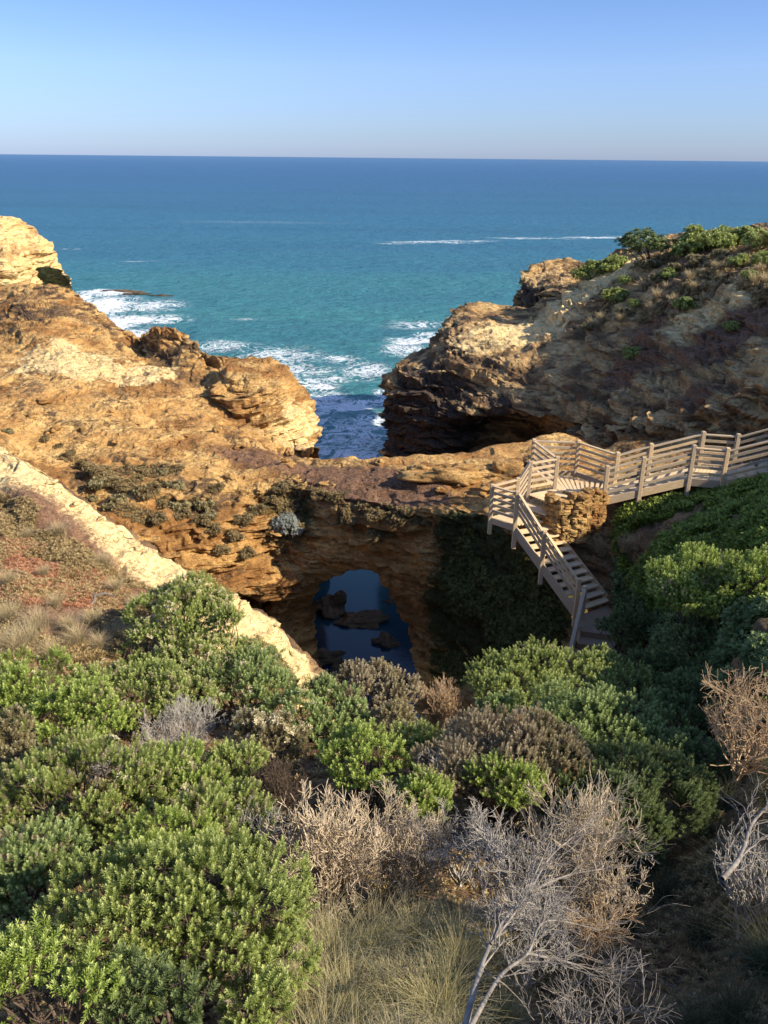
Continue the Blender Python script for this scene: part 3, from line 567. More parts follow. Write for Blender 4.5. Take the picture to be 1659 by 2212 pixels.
f = np.stack([idx[:-1, :-1], idx[1:, :-1], idx[1:, 1:], idx[:-1, 1:]], -1).reshape(-1, 4)
tag(mesh_np('pool_water', q, f, POOLW, attrs={'foam': np.zeros(len(q))}), kind='structure')
# sea bed / pit floor
q = np.array([[-60, 10, -2.2], [60, 10, -2.2], [60, 60, -2.2], [-60, 60, -2.2]]); tag(mesh_np('seabed', q, [[0, 1, 2, 3]], WETROCK, attrs={k: [0]*4 for k in MASKS}), kind='structure')

# ------------------------------------------------------------------ boulders
def blob_rock(name, c, r, mat, seed, flat=1.0, nseg=40, nring=28, rough=.35, lbl=None, cat='rock', group=None, attrs={}):
    th = np.linspace(0, 2*np.pi, nseg, endpoint=False); ph = np.linspace(0.02, np.pi-.02, nring)
    T, F_ = np.meshgrid(th, ph); d = np.stack([np.sin(F_)*np.cos(T), np.sin(F_)*np.sin(T), np.cos(F_)], -1).reshape(-1, 3)
    rr = 1+rough*fbm(d*1.4+seed*3.1, 4, seed)+.12*np.tanh(3*noise3(d*np.array([1, 1, 6])+seed, seed+2))
    v = d*rr[:, None]*np.array(r)*np.array([1, 1, flat])
    i = np.arange(nseg*nring).reshape(nring, nseg); j = np.roll(i, -1, 1)
    f = np.stack([i[:-1], i[1:], j[1:], j[:-1]], -1).reshape(-1, 4)
    a = {k: np.full(len(v), float(attrs.get(k, 0))) for k in MASKS}
    o = mesh_np(name, v, f, mat, smooth=True, attrs=a); o.location = c
    if lbl: tag(o, lbl, cat, group)
    return o
wet = [((775, 1338), (1.5, .9, .4), 'largest dark wet rock lying across the middle of the pool seen through the arch'),
       ((712, 1310), (.8, 1.1, .8), 'tall dark rock standing at the left rim of the arch opening'),
       ((838, 1385), (.7, .6, .35), 'dark oval rock alone in the right half of the arch pool'),
       ((852, 1300), (.6, .3, .15), 'thin low reef breaking the surface near the right edge of the arch pool'),
       ((745, 1450), (.9, .5, .25), 'low wet rock on the near left shore of the arch pool'),
       ((820, 1440), (.8, .4, .25), 'low flat rock just below the oval rock in the arch pool'),
       ((700, 1425), (1.2, .6, .5), 'shadowed rock ledge at the lower left corner of the arch opening'),
       ((850, 1470), (.8, .4, .2), 'flat wet rock at the lower right corner of the arch opening')]
for k, ((u, v), r, l) in enumerate(wet):
    p = Pz(u, v, .3); blob_rock('pool_rock', p+np.array([0, 0, -.1]), r, WETROCK, 100+k, rough=.5, lbl=l)
for k, (u, v, r, l) in enumerate([(262, 631, (4.5, .9, .35), 'long dark reef awash in the surf beyond the left headland'), (300, 636, (3, .8, .3), 'middle dark reef rock awash in the surf'), (350, 641, (2.6, .8, .35), 'small dark reef rock at the seaward end of the surf')]):
    p = Pz(u, v, 0); blob_rock('reef_rock', p, r, WETROCK, 130+k, rough=.4, lbl=l)
saddle = [((1000, 1022), (1.5, .7, .42), 'long broken ochre outcrop in the middle of the arch top'), ((1085, 1022), (.9, .6, .4), 'knobbly ochre outcrop on the arch top beside the landing fence'),
          ((930, 1018), (.6, .4, .25), 'low ochre rock at the left end of the arch top outcrop'), ((1065, 1050), (.5, .4, .28), 'brown boulder just left of the lower landing corner post'),
          ((1180, 1000), (.9, .5, .3), 'ochre boulder behind the landing fence'), ((620, 925), (.01, .01, .01), None)]
for k, ((u, v), r, l) in enumerate(saddle):
    if not l: continue
    h_ = hit(u, v+8); blob_rock('outcrop_rock', h_[0]+np.array([0, 0, r[2]*.2]), r, OCHRE, 150+k, rough=.55, lbl=l, attrs={'pale': .15})

# ------------------------------------------------------------------ timber walkway
def boxm(p0, p1, w_, h_, up=(0, 0, 1)):
    """a beam from p0 to p1, w_ wide sideways and h_ high"""
    p0 = np.array(p0, float); p1 = np.array(p1, float); d = p1-p0; d /= np.linalg.norm(d)
    up = np.array(up, float); s = np.cross(d, up)
    if np.linalg.norm(s) < 1e-4: s = np.array([1.0, 0, 0])
    s /= np.linalg.norm(s); u = np.cross(s, d)
    v = [p+s*a*w_/2+u*c_*h_/2 for p in (p0, p1) for a, c_ in ((-1, -1), (1, -1), (1, 1), (-1, 1))]
    f = [[0, 1, 2, 3], [7, 6, 5, 4], [0, 4, 5, 1], [1, 5, 6, 2], [2, 6, 7, 3], [3, 7, 4, 0]]
    return np.array(v), np.array(f)
class MB:
    def __init__(s): s.v = []; s.f = []; s.n = 0
    def beam(s, *a, **k):
        v, f = boxm(*a, **k); s.v.append(v); s.f.append(f+s.n); s.n += len(v); return s
    def build(s, name, mat, parent, bev=.006):
        o = mesh_np(name, np.concatenate(s.v), np.concatenate(s.f), mat, parent)
        if parent is not None: o.matrix_parent_inverse = Matrix.Translation(-Vector(parent.location))
        if bev:
            m = o.modifiers.new('bevel', 'BEVEL'); m.width = bev; m.segments = 1
        return o
Z = lambda z: CAMZ+z
def post(parent, x, y, zb, zt, s=.12):
    m = MB(); m.beam((x, y, zb), (x, y, zt), s, s, up=(0, 1, 0)); return m.build('post', WOOD, parent, .012)
def rails(parent, a, b, za, zb, hs=(.98, .79, .60, .41, .22), nm='rail', off=0.0, cap=True):
    """horizontal boards between two posts, deck heights za and zb"""
    d = np.array([b[0]-a[0], b[1]-a[1]]); L = np.linalg.norm(d); d /= L
    a2 = np.array(a)+d*.055; b2 = np.array(b)-d*.055
    for k, h_ in enumerate(hs):
        m = MB()
        if k == 0 and cap: m.beam((a2[0], a2[1], za+h_), (b2[0], b2[1], zb+h_), .10, .045)
        else: m.beam((a2[0], a2[1], za+h_), (b2[0], b2[1], zb+h_), .035, .085)
        m.build(nm, WOOD, parent)
zd1 = Z(-9.35); zd2 = Z(-9.75); zr = Z(-8.66); zs = Z(-11.75)
p1 = (3.15, 22.5); p2 = (3.80, 21.93); p3 = (3.98, 23.05); p4 = (4.36, 23.35); p5 = (5.25, 23.8); p6 = (4.82, 25.5)
p7 = (6.24, 25.4); p8 = (7.19, 24.2); p9 = (6.57, 22.97); p10 = (7.6, 22.95); p12 = (8.99, 22.9); p13 = (9.88, 22.67); p11 = (8.2, 24.25); p14 = (9.72, 24.2); p15 = (10.7, 24.0)
p16 = (11.3, 22.35); p16b = (11.9, 23.6); p17r = (13.5, 21.9); p17rb = (14.0, 23.1)
def lerp(a, b, t): return tuple(np.array(a)*(1-t)+np.array(b)*t)
# upper ramp of shallow steps
ramp = thing('boardwalk', (9, 23.5, zr), 'grey railed timber boardwalk climbing the green bank towards the right edge of the view', 'boardwalk')
zq10 = zd1+(zr-zd1)*.42; zq11 = zd1+(zr-zd1)*.40; zp16 = Z(-8.15); zp17 = Z(-7.3)
for (p, zdk) in ((p9, zd1), (p10, zq10), (p12, zr), (p13, zr), (p8, zd1), (p11, zq11), (p14, zr), (p15, zr), (p16, zp16), (p16b, zp16), (p17r, zp17), (p17rb, zp17)):
    gz = ground(p[0], p[1], zdk+.5); post(ramp, p[0], p[1], min(zdk-.4, gz-.2), zdk+1.08)
for a, b_, za, zb in ((p9, p10, zd1, zq10), (p10, p12, zq10, zr), (p12, p13, zr, zr), (p13, p16, zr, zp16), (p16, p17r, zp16, zp17), (p8, p11, zd1, zq11), (p11, p14, zq11, zr), (p14, p15, zr, zr), (p15, p16b, zr, zp16), (p16b, p17rb, zp16, zp17)):
    rails(ramp, a, b_, za, zb)
    m = MB(); m.beam((a[0], a[1], za-.07), (b_[0], b_[1], zb-.07), .05, .24); m.build('stringer', WOOD, ramp)
def planks(parent, A0, A1, B0, B1, z0, z1, n, stepped, name='deck', gap=.12, th=.035):
    """boards running from side A to side B; A0->A1 and B0->B1 are the two edges"""
    if not stepped:
        m = MB()
        for k in range(n):
            t = (k+.5)/n; a = lerp(A0, A1, t); b_ = lerp(B0, B1, t); z = z0+(z1-z0)*t
            wd = np.linalg.norm(np.array(A1)-np.array(A0))/n
            m.beam((a[0], a[1], z-th/2), (b_[0], b_[1], z-th/2), wd*(1-gap), th)
        return m.build(name, DECKW, parent, .003)
    for k in range(n):
        t = (k+.5)/n; a = lerp(A0, A1, t); b_ = lerp(B0, B1, t); z = z0+(z1-z0)*(k+1)/n
        wd = np.linalg.norm(np.array(A1)-np.array(A0))/n
        m = MB(); m.beam((a[0], a[1], z-.025), (b_[0], b_[1], z-.025), wd*1.02, .05); m.build('tread', DECKW, parent, .004)
def ins(a, b, t=.07): return lerp(a, b, t), lerp(b, a, t)
def deckseg(pa, pb, qa, qb, za, zb, n, st):
    A0, B0 = ins(pa, qa, .05); A1, B1 = ins(pb, qb, .05); planks(ramp, A0, A1, B0, B1, za, zb, n, st)
deckseg(p9, p12, p8, p14, zd1, zr-.02, 7, True)
deckseg(p12, p13, p14, p15, zr, zr, 9, False)
deckseg(p13, p16, p15, p16b, zr, zp16, 5, True)
deckseg(p16, p17r, p16b, p17rb, zp16, zp17, 6, True)
# landing
land = thing('landing_platform', (5.7, 24.2, zd1), 'sunlit timber landing with slatted rails behind the stacked stone wall', 'platform')
for (p, zdk) in ((p4, zd1), (p5, zd1), (p6, zd1), (p7, zd1)):
    post(land, p[0], p[1], zdk-.9, zdk+1.06)
for a, b_ in ((p4, p5), (p6, p7), (p7, p8), (p6, p5)):
    if (a, b_) == (p6, p5):
        continue
    rails(land, a, b_, zd1, zd1)
m = MB(); m.beam((p4[0], p4[1], zd1-.09), (p5[0], p5[1], zd1-.09), .05, .17); m.build('edge_beam', WOOD, land)
m = MB(); m.beam((p6[0], p6[1], zd1-.09), (p7[0], p7[1], zd1-.09), .05, .17); m.build('edge_beam', WOOD, land)
m = MB(); m.beam((p7[0], p7[1], zd1-.09), (p8[0], p8[1], zd1-.09), .05, .17); m.build('edge_beam', WOOD, land)
rails(land, p6, p5, zd1, zd1)
planks(land, (p5[0]+.02, p5[1]), (p9[0]+.0, p9[1]+.05), (p6[0]+.1, p6[1]-.05), (p8[0]-.05, p8[1]), zd1, zd1, 14, False)
planks(land, p4, (5.0, 22.55), p5, (5.75, 22.9), zd1-.002, zd1-.002, 9, False)
# lower landing and staircase
st = thing('timber_staircase', (4.6, 21.4, zs), 'steep timber staircase with one slatted railing dropping from the sunlit landing into shade', 'staircase')
for (p, zb, zt) in ((p1, zd2-.55, zd2+1.04), (p3, zd2-.5, zd2+1.04), (p2, zd2-.75, zd2+1.06)): post(st, p[0], p[1], zb, zt)
rails(st, p1, p3, zd2, zd2); rails(st, p1, p2, zd2, zd2); rails(st, p3, p4, zd2, zd1)
mtop_r = (4.95, 22.35); bl = (5.42, 20.38); br = (6.62, 21.1)
m = MB(); m.beam((p1[0], p1[1], zd2-.1), (p2[0], p2[1], zd2-.1), .05, .2); m.build('edge_beam', WOOD, st)
planks(st, p1, p3, p2, (4.68, 22.2), zd2, zd2, 9, False)
planks(st, (3.98, 22.98), (4.36, 23.3), (4.72, 22.25), (5.02, 22.55), zd2+.19, zd2+.19, 4, False, 'tread')
N = 11
for k in range(N):
    t = (k+.5)/N; a = lerp(p2, bl, t); b_ = lerp(mtop_r, br, t); z = zd2+(zs-zd2)*(k+1)/(N+.3)
    a2, b2 = lerp(a, b_, .05), lerp(b_, a, .03)
    m = MB(); m.beam((a2[0], a2[1], z-.025), (b2[0], b2[1], z-.025), .235, .05); m.build('tread', DECKW, st, .005)
for a, b_, oz, hh_ in ((p2, bl, 0, .27), (mtop_r, br, -.06, .16)):
    m = MB(); m.beam((a[0], a[1], zd2-.16+oz), (b_[0], b_[1], zs-.02+oz), .05, hh_); m.build('stringer', WOOD, st)
q17 = lerp(p2, bl, .45); z17 = zd2+(zs-zd2)*.45; q18 = bl; z18 = zs+.05; q19 = (5.56, 20.2); z19 = zs-.02
post(st, q17[0], q17[1], z17-.65, z17+1.04); post(st, q18[0], q18[1], z18-.5, z18+1.04); post(st, q19[0], q19[1], z19-.5, z19+.98)
rails(st, p2, q17, zd2, z17, (.98, .80, .62, .44)); rails(st, q17, q18, z17, z18, (.98, .80, .62, .44))
# lower landing and steps
conc = thing('concrete_steps', (5.9, 19.9, zs), 'sandy concrete landing and steps in shade at the foot of the timber stairs', 'steps')
def prism(name, pts, z0, z1, mat, parent):
    n = len(pts); v = [(x, y, z0) for x, y in pts]+[(x, y, z1) for x, y in pts]
    import bmesh
    bm = bmesh.new(); vs = [bm.verts.new(q) for q in v]
    bm.faces.new(vs[:n][::-1]); bm.faces.new(vs[n:])
    for i in range(n): bm.faces.new([vs[i], vs[(i+1) % n], vs[n+(i+1) % n], vs[n+i]])
    bmesh.ops.recalc_face_normals(bm, faces=bm.faces)
    me = bpy.data.meshes.new(name); bm.to_mesh(me); bm.free(); me.materials.append(mat)
    o = bpy.data.objects.new(name, me); C.objects.link(o); o.parent = parent; o.matrix_parent_inverse = Matrix.Translation(-Vector(parent.location)); return o
prism('landing', [(5.40, 20.35), (5.42, 19.6), (6.35, 19.35), (6.95, 20.3), (6.6, 21.1)], zs-.6, zs-.12, CONC, conc)
pa = np.array([5.42, 19.6]); pb = np.array([6.35, 19.35]); dr = np.array([-.16, -.36])
for k in range(7):
    a = pa+dr*k; b_ = pb+dr*k+np.array([.0, 0]); c_ = b_+dr; d_ = a+dr
    prism('step', [tuple(a), tuple(d_), tuple(c_), tuple(b_)], zs-.9-.17*k, zs-.12-.17*(k+1), CONC, conc)
hr = thing('handrail_fence', (5.2, 19.3, zs-.5), 'grey slatted handrail leading down left from the foot of the stairs behind a bush', 'fence')
e = (4.78, 18.2); ze = zs-1.15
post(hr, e[0], e[1], ze-.6, ze+1.0); rails(hr, q19, e, z19-.05, ze)

# ------------------------------------------------------------------ dry stone wall
wv = []; wf = []; n0 = 0
path = [np.array(q) for q in ((4.93, 22.75), (4.86, 22.35), (5.15, 22.12), (5.6, 22.15), (6.0, 22.4), (6.45, 22.75))]
th = np.linspace(0, 2*np.pi, 12, endpoint=False); ph = np.linspace(.02, np.pi-.02, 8); T, F_ = np.meshgrid(th, ph)
dd = np.stack([np.sin(F_)*np.cos(T), np.sin(F_)*np.sin(T), np.cos(F_)], -1).reshape(-1, 3); ii = np.arange(96).reshape(8, 12); jj = np.roll(ii, -1, 1)
ff_ = np.stack([ii[:-1], ii[1:], jj[1:], jj[:-1]], -1).reshape(-1, 4)
for row in range(10):
    z = Z(-10.3)+row*.155; s = RNG.uniform(0, .15); L = sum(np.linalg.norm(path[i+1]-path[i]) for i in range(5))
    while s < L:
        wd = RNG.uniform(.14, .44); acc = 0; sm = s+wd/2
        for i in range(5):
            l_ = np.linalg.norm(path[i+1]-path[i])
            if sm <= acc+l_ or i == 4: t = (sm-acc)/l_; c_ = path[i]*(1-t)+path[i+1]*t; dr_ = (path[i+1]-path[i])/l_; break
            acc += l_
        ht = (1.35 if s < L*.75 else 1.35) - (0 if True else 0)
        if not (row >= 9 and RNG.random() < .45):
            r = np.array([wd*.55, RNG.uniform(.12, .2), RNG.uniform(.065, .115)]); sd_ = int(RNG.integers(1e6))
            v = dd*(np.sign(1)*np.array(1.0))*(1+.42*fbm(dd*1.8+sd_ % 97, 3, sd_ % 991))[:, None]
            v = np.sign(v)*np.abs(v)**.62*r
            c2 = np.array([[dr_[0], -dr_[1], 0], [dr_[1], dr_[0], 0], [0, 0, 1]]); v = v @ c2.T
            v = v+np.array([c_[0]+RNG.uniform(-.06, .06), c_[1]+RNG.uniform(-.06, .06), z+RNG.uniform(-.02, .02)])
            wv.append(v); wf.append(ff_+n0); n0 += len(v)
        s += wd*.92
v = np.concatenate(wv)
tag(mesh_np('stone_wall', v, np.concatenate(wf), OCHRE, smooth=False, attrs={'pale': np.full(len(v), .3), 'crust_shade': np.full(len(v), .12), 'red': np.zeros(len(v)), 'green': np.zeros(len(v))}),
    'curved dry stone wall of stacked ochre limestone at the top of the stairs', 'wall')

# ------------------------------------------------------------------ foliage generators
def frames(d, rng):
    n_ = len(d); d = d/(np.linalg.norm(d, axis=1, keepdims=True)+1e-9); r = rng.normal(size=(n_, 3)); x = np.cross(d, r); x /= np.linalg.norm(x, axis=1, keepdims=True)+1e-9
    return x, np.cross(d, x), d
def sprig(nl=26, L=.085, leaf=.024, wid=.006, seed=0, spread=.75):
    """one shoot with narrow leaves all round; quads (nl,4,3) and tip height"""
    r = np.random.default_rng(seed); q = []; tp = []
    for k in range(nl):
        t = (k+.5)/nl; z = L*(.15+.85*t); a = k*2.4+r.uniform(-.3, .3); s = leaf*(1.15-.45*t)*r.uniform(.8, 1.2)
        el = (1-t)*.25+t*1.1; out = np.array([math.cos(a)*math.cos(el), math.sin(a)*math.cos(el), math.sin(el)]); out[:2] *= spread/.75
        side = np.array([-math.sin(a), math.cos(a), 0]); b_ = np.array([0, 0, z])+out*.002; m_ = b_+out*s*.55+np.array([0, 0, .15*s]); e_ = b_+out*s
        q.append([b_, m_+side*wid*.5*(s/leaf), e_, m_-side*wid*.5*(s/leaf)]); tp.append(t)
    return np.array(q), np.array(tp)
def place(tpl, pts, dirs, scl, rng):
    Q, tp = tpl; n_ = len(pts); x, y, z = frames(dirs, rng)
    v = (Q[None, :, :, 0, None]*x[:, None, None]+Q[None, :, :, 1, None]*y[:, None, None]+Q[None, :, :, 2, None]*z[:, None, None])*scl[:, None, None, None]+pts[:, None, None]
    ti = np.repeat(rng.random(n_), len(tp)*4); tt = np.tile(np.repeat(tp, 4), n_)
    ti = np.clip(ti*.75+.25*rng.random(len(ti)//4).repeat(4), 0, 1)
    return v.reshape(-1, 3), ti, tt
def leafmesh(name, v, ti, tt, mat, parent, loc):
    f = np.arange(len(v)).reshape(-1, 4)
    o = mesh_np(name, v-np.asarray(loc), f, mat, parent, attrs={'tint': ti, 'tip': tt}); return o
SP_N = [sprig(30, .085, .026, .0085, s) for s in (1, 2, 3)]
SP_M = [sprig(20, .10, .036, .014, s) for s in (4, 5, 6)]
SP_F = [sprig(12, .13, .060, .030, s, .9) for s in (7, 8, 9)]
SP_L = [sprig(10, .04, .055, .040, s, 1.3) for s in (10, 11)]      # broad leaves for creepers
SP_C = [sprig(14, .035, .045, .018, s, 1.1) for s in (12, 13)]

def tubes(segs, sides=4):
    """segs: array n x (x0 y0 z0 x1 y1 z1 r0 r1) -> verts, quads"""
    S = np.asarray(segs, float); p0, p1 = S[:, :3], S[:, 3:6]; d = p1-p0; L = np.linalg.norm(d, axis=1, keepdims=True)+1e-9; d /= L
    a = np.where(np.abs(d[:, 2:3]) < .9, np.array([[0, 0, 1.]]), np.array([[1., 0, 0]])); x = np.cross(d, a); x /= np.linalg.norm(x, axis=1, keepdims=True)+1e-9; y = np.cross(d, x)
    an = np.arange(sides)*2*np.pi/sides; c, s = np.cos(an), np.sin(an)
    off = x[:, None]*c[None, :, None]+y[:, None]*s[None, :, None]
    v0 = p0[:, None]+off*S[:, 6][:, None, None]; v1 = p1[:, None]+off*S[:, 7][:, None, None]
    v = np.concatenate([v0, v1], 1); n_ = len(S); base = (np.arange(n_)*2*sides)[:, None]
    k = np.arange(sides); k2 = (k+1) % sides
    f = np.stack([base+k, base+k2, base+k2+sides, base+k+sides], -1).reshape(-1, 4)
    ti = np.repeat(RNG.random(n_), 2*sides)
    return v.reshape(-1, 3), f, ti
def tubemesh(name, segs, mat, parent, sides=4):
    v, f, ti = tubes(segs, sides); return mesh_np(name, v, f, mat, parent, smooth=True, attrs={'tint': ti})

def bush_size(U, V, y, wpx, hpx):
    c = P(U, V, y); dp = depth(c); rx = wpx/2*dp/FPX; hh = hpx/2*dp/FPX
    th_ = math.atan2(CAMZ-c[2], y); ry = min(rx*.9, hh/math.sin(th_)*.8 if th_ > .3 else rx*.8)
    rz = math.sqrt(max((hh**2-(ry*math.sin(th_))**2), (hh*.45)**2))/math.cos(th_)
    return c, rx, max(ry, .25), max(rz, .25)
def clumps_for(rx, ry, rz, n, rng, rel=.36):
    cs = []; R = min(rx, ry, rz*1.3)
    for k in range(n*3):
        d = rng.normal(size=3); d[2] = abs(d[2])*.9-.15; d /= np.linalg.norm(d)
        rr = rel*(rx*ry*rz)**(1/3)*rng.uniform(.55, 1.4)
        c = d*np.maximum(np.array([rx, ry, rz])-rr*.75, .05)*rng.uniform(.72, 1.2)
        if all(np.linalg.norm(c-o[0]) > .62*(rr+o[1])*.8 for o in cs): cs.append((c, rr))
        if len(cs) >= n: break
    cs.append((np.array([0, 0, -.1*rz]), .6*min(rx, ry, rz)))
    return cs
def leafy(center, rx, ry, rz, tpls, nclump, nsp, seed, sscale=1.0, rel=.36, up=.95):
    rng = np.random.default_rng(seed); cs = clumps_for(rx, ry, rz, nclump, rng, rel)
    area = np.array([r**2 for _, r in cs]); area[-1] *= .6; cnt = (nsp*area/area.sum()*1.5).astype(int)
    pts = []; dr = []
    for (c, r), m_ in zip(cs, cnt):
        d = rng.normal(size=(m_, 3)); d /= np.linalg.norm(d, axis=1, keepdims=True); d = d[d[:, 2] > -.55]
        lump = 1+.30*noise3(d*2.6+c*3+seed, seed)
        pts.append(c+d*(r*lump*rng.uniform(.80, 1.02, len(d)))[:, None]*np.array([1.05, 1.05, .95])); dr.append(d)
    pts = np.concatenate(pts); dr = np.concatenate(dr)
    keep = np.ones(len(pts), bool)
    for c, r in cs: keep &= np.linalg.norm((pts-c)/np.array([1.05, 1.05, .95]), axis=1) > r*.68
    keep &= noise3(pts*(2.6/max(rx, .5))+seed, seed+4) > -.42
    pts, dr = pts[keep], dr[keep]
    out = pts/np.array([rx, ry, rz]); out /= np.linalg.norm(out, axis=1, keepdims=True)+1e-9
    d = dr*.8+out*.3+np.array([0, 0, up])+rng.normal(size=pts.shape)*.25
    V_, I_, T_ = [], [], []
    which = rng.integers(0, len(tpls), len(pts))
    for k, tpl in enumerate(tpls):
        s = which == k
        if s.any():
            v, a, b_ = place(tpl, pts[s], d[s], sscale*rng.uniform(.6, 1.5, s.sum()), rng); V_.append(v); I_.append(a); T_.append(b_)
    return np.concatenate(V_), np.concatenate(I_), np.concatenate(T_), cs, pts, d
def stems_to(cs, base, rng, r0=.02):
    segs = []
    for c, r in cs[:-1]:
        p = np.array(base)+rng.normal(size=3)*np.array([.06, .06, 0]); q = np.array(c); n_ = 5; prev = p
        side = rng.normal(size=3)*.12*np.linalg.norm(q-p)
        for k in range(1, n_+1):
            t = k/n_; x = p*(1-t)+q*t+side*math.sin(math.pi*t)*.6; segs.append([*prev, *x, r0*(1-.7*(k-1)/n_), r0*(1-.7*k/n_)]); prev = x
        for j in range(7):
            d = rng.normal(size=3); d[2] = abs(d[2]); d /= np.linalg.norm(d); segs.append([*q, *(q+d*r*rng.uniform(.7, 1.35)), r0*.3, r0*.12])
    return segs
BID = [0]
def bush(U, V, y, wpx, hpx, label, mat=None, lod='n', nclump=12, dens=1.0, name='coastal_shrub', buds=0, cat='shrub', extra=None, rel=.31, group=None):
    BID[0] += 1; sd_ = 500+BID[0]*7; rng = np.random.default_rng(sd_)
    c, rx, ry, rz = bush_size(U, V, y, wpx*1.10, hpx*1.10)
    gz = ground(c[0], c[1]); gz = min(gz, c[2]-rz*.6); base = np.array([c[0], c[1], gz])
    area = 2*math.pi*((rx*ry)**1.6+(rx*rz)**1.6+(ry*rz)**1.6)**(1/1.6)/3**(1/1.6)
    sp, spc, ss = {'n': (SP_N, .042, 1.0), 'm': (SP_M, .060, 1.0), 'f': (SP_F, .095, 1.0)}[lod]
    nsp = int(area/spc**2*2.0*dens)
    v, ti, tt, cs, pts, d = leafy(c, rx, ry, rz, sp, int(nclump*1.5), nsp, sd_, ss, rel)
    t = thing(name, tuple(base), label, cat, group)
    off = c-base
    leafmesh('foliage', v+off, ti, tt, mat or GREEN, t, (0, 0, 0))
    tubemesh('stems', stems_to([(q+off, r) for q, r in cs], (0, 0, 0), rng, .018+.004*rx), TW_DARK, t)
    if buds:
        s = rng.random(len(pts)) < buds; pb_ = pts[s]+d[s]/np.linalg.norm(d[s], axis=1, keepdims=True)*.09+off
        hm = noise3(pb_*1.5+sd_, 3) > -.1; pb_ = pb_[hm]
        if len(pb_) > 25:
            vb, ib, tb = place(sprig(9, .02, .030, .022, 77, 1.2), pb_, d[s][hm], np.ones(len(pb_))*rng.uniform(.8, 1.2, len(pb_)), rng)
            leafmesh('flower_buds', vb, ib, tb, BUDS, t, (0, 0, 0))['kind'] = 'stuff'
    if extra is None and mat in (GREEN, GREEN_BLUE, GREEN_BRIGHT): extra = [('dead_leaves', GREYLEAF, .12, .22, sp)]
    if extra:
        for nm, m2, fr, thr_, sp2 in extra:
            s = (noise3(pts*1.3/rx+sd_+fr*10, 9) > thr_) & (rng.random(len(pts)) < fr)
            if s.any():
                vb, ib, tb = place(sp2[0], pts[s]+off+np.array([0, 0, .03]), d[s], np.full(s.sum(), 1.15), rng); leafmesh(nm, vb, ib, tb, m2, t, (0, 0, 0))['kind'] = 'stuff'
    return t

def grow(segs, p, d, L, r, lev, rng, nb, spread, curl, up, tipr, clip=None):
    n_ = 4; prev = p; dirv = d/np.linalg.norm(d); pts = [p]
    for k in range(n_):
        dirv = dirv+rng.normal(size=3)*curl+np.array([0, 0, up])*.15; dirv /= np.linalg.norm(dirv)
        q = prev+dirv*L/n_; r1 = max(r*(1-.12*(k+1)), tipr*.8); segs.append([*prev, *q, max(r*(1-.12*k), tipr*.8), r1]); prev = q; pts.append(q)
    if lev <= 0: return
    for j in range(nb):
        t = rng.integers(1, n_+1) if j else n_; s = rng.normal(size=3); s -= s@dirv*dirv; s /= np.linalg.norm(s)
        nd = dirv+s*spread*rng.uniform(.6, 1.3)
        grow(segs, pts[t], nd, L*rng.uniform(.58, .82), max(r*.62, tipr), lev-1, rng, nb, spread, curl, up, tipr)
def twiggy(U, V, y, wpx, hpx, label, mat, levels=5, nb=3, nmain=9, r0=.016, tipr=.0028, name='dead_shrub', curl=.12, spread=.6, base_off=(0, 0), cat='dead shrub', up=.35, extra=None, mainL=.42, lean=(0, 0, 0)):
    BID[0] += 1; sd_ = 900+BID[0]*11; rng = np.random.default_rng(sd_); c, rx, ry, rz = bush_size(U, V, y, wpx, hpx)
    bx, by = c[0]+base_off[0], c[1]+base_off[1]; gz = ground(bx, by); gz = min(gz, c[2]-rz*.5); gz = max(gz, c[2]-rz*1.0-.5)
    base = np.array([bx, by, gz]); segs = []; top = c-base
    for k in range(nmain):
        d = rng.normal(size=3); d[2] = abs(d[2])*.8+.1; d /= np.linalg.norm(d)
        tgt = top+d*np.array([rx, ry, rz])+np.array(lean); L = np.linalg.norm(tgt); 
        grow(segs, rng.normal(size=3)*np.array([.012, .012, .0]), tgt, L*mainL, r0, levels-1, rng, nb, spread, curl, up, tipr)
    S = np.array(segs); pc = S[:, 3:6]-top; S = S[(np.linalg.norm(pc/np.array([rx*1.12, ry*1.2, rz*1.12]), axis=1) < 1.0) | (S[:, 6] > tipr*3)]
    t = thing(name, tuple(base), label, cat); 
    tubemesh('branches', S, mat, t, 4)
    return t

# ------------------------------------------------------------------ grass
def tussock_mesh(n_, h_, spread, wid, seed, droop=.6):
    r = np.random.default_rng(seed); a = r.uniform(0, 2*np.pi, n_); L = h_*r.uniform(.55, 1.15, n_); out = spread*r.uniform(.15, 1.0, n_)**.7
    b0 = np.stack([r.normal(size=n_)*.05*h_/.5, r.normal(size=n_)*.05*h_/.5, np.zeros(n_)], 1); dirh = np.stack([np.cos(a), np.sin(a), 0*a], 1)
    side = np.stack([-np.sin(a+r.normal(size=n_)*.6), np.cos(a+r.normal(size=n_)*.6), 0*a], 1); K = 5; V_ = []
    for k in range(K+1):
        t = k/K; c = b0+dirh*(out*L*t**1.5)[:, None]+np.array([0, 0, 1.0])*(L*(t-droop*out*t**2.6))[:, None]; wv_ = wid*(1-t*.92)
        V_.append(c-side*wv_/2); V_.append(c+side*wv_/2)
    V_ = np.stack(V_, 1); base = (np.arange(n_)*(2*(K+1)))[:, None]; f = []
    for k in range(K): f.append(np.concatenate([base+2*k, base+2*k+1, base+2*k+3, base+2*k+2], 1))
    f = np.concatenate(f); ti = np.repeat(r.random(n_), 2*(K+1)); tt = np.tile(np.repeat(np.linspace(0, 1, K+1), 2), n_)
    return V_.reshape(-1, 3), f, ti, tt
def tussock_proto(n_, h_, spread, wid, seed, mat, droop=.6):
    v, f, ti, tt = tussock_mesh(n_, h_, spread, wid, seed, droop); me = mesh_np('grass_tussock', v, f, mat, attrs={'tint': ti, 'tip': tt}); return me
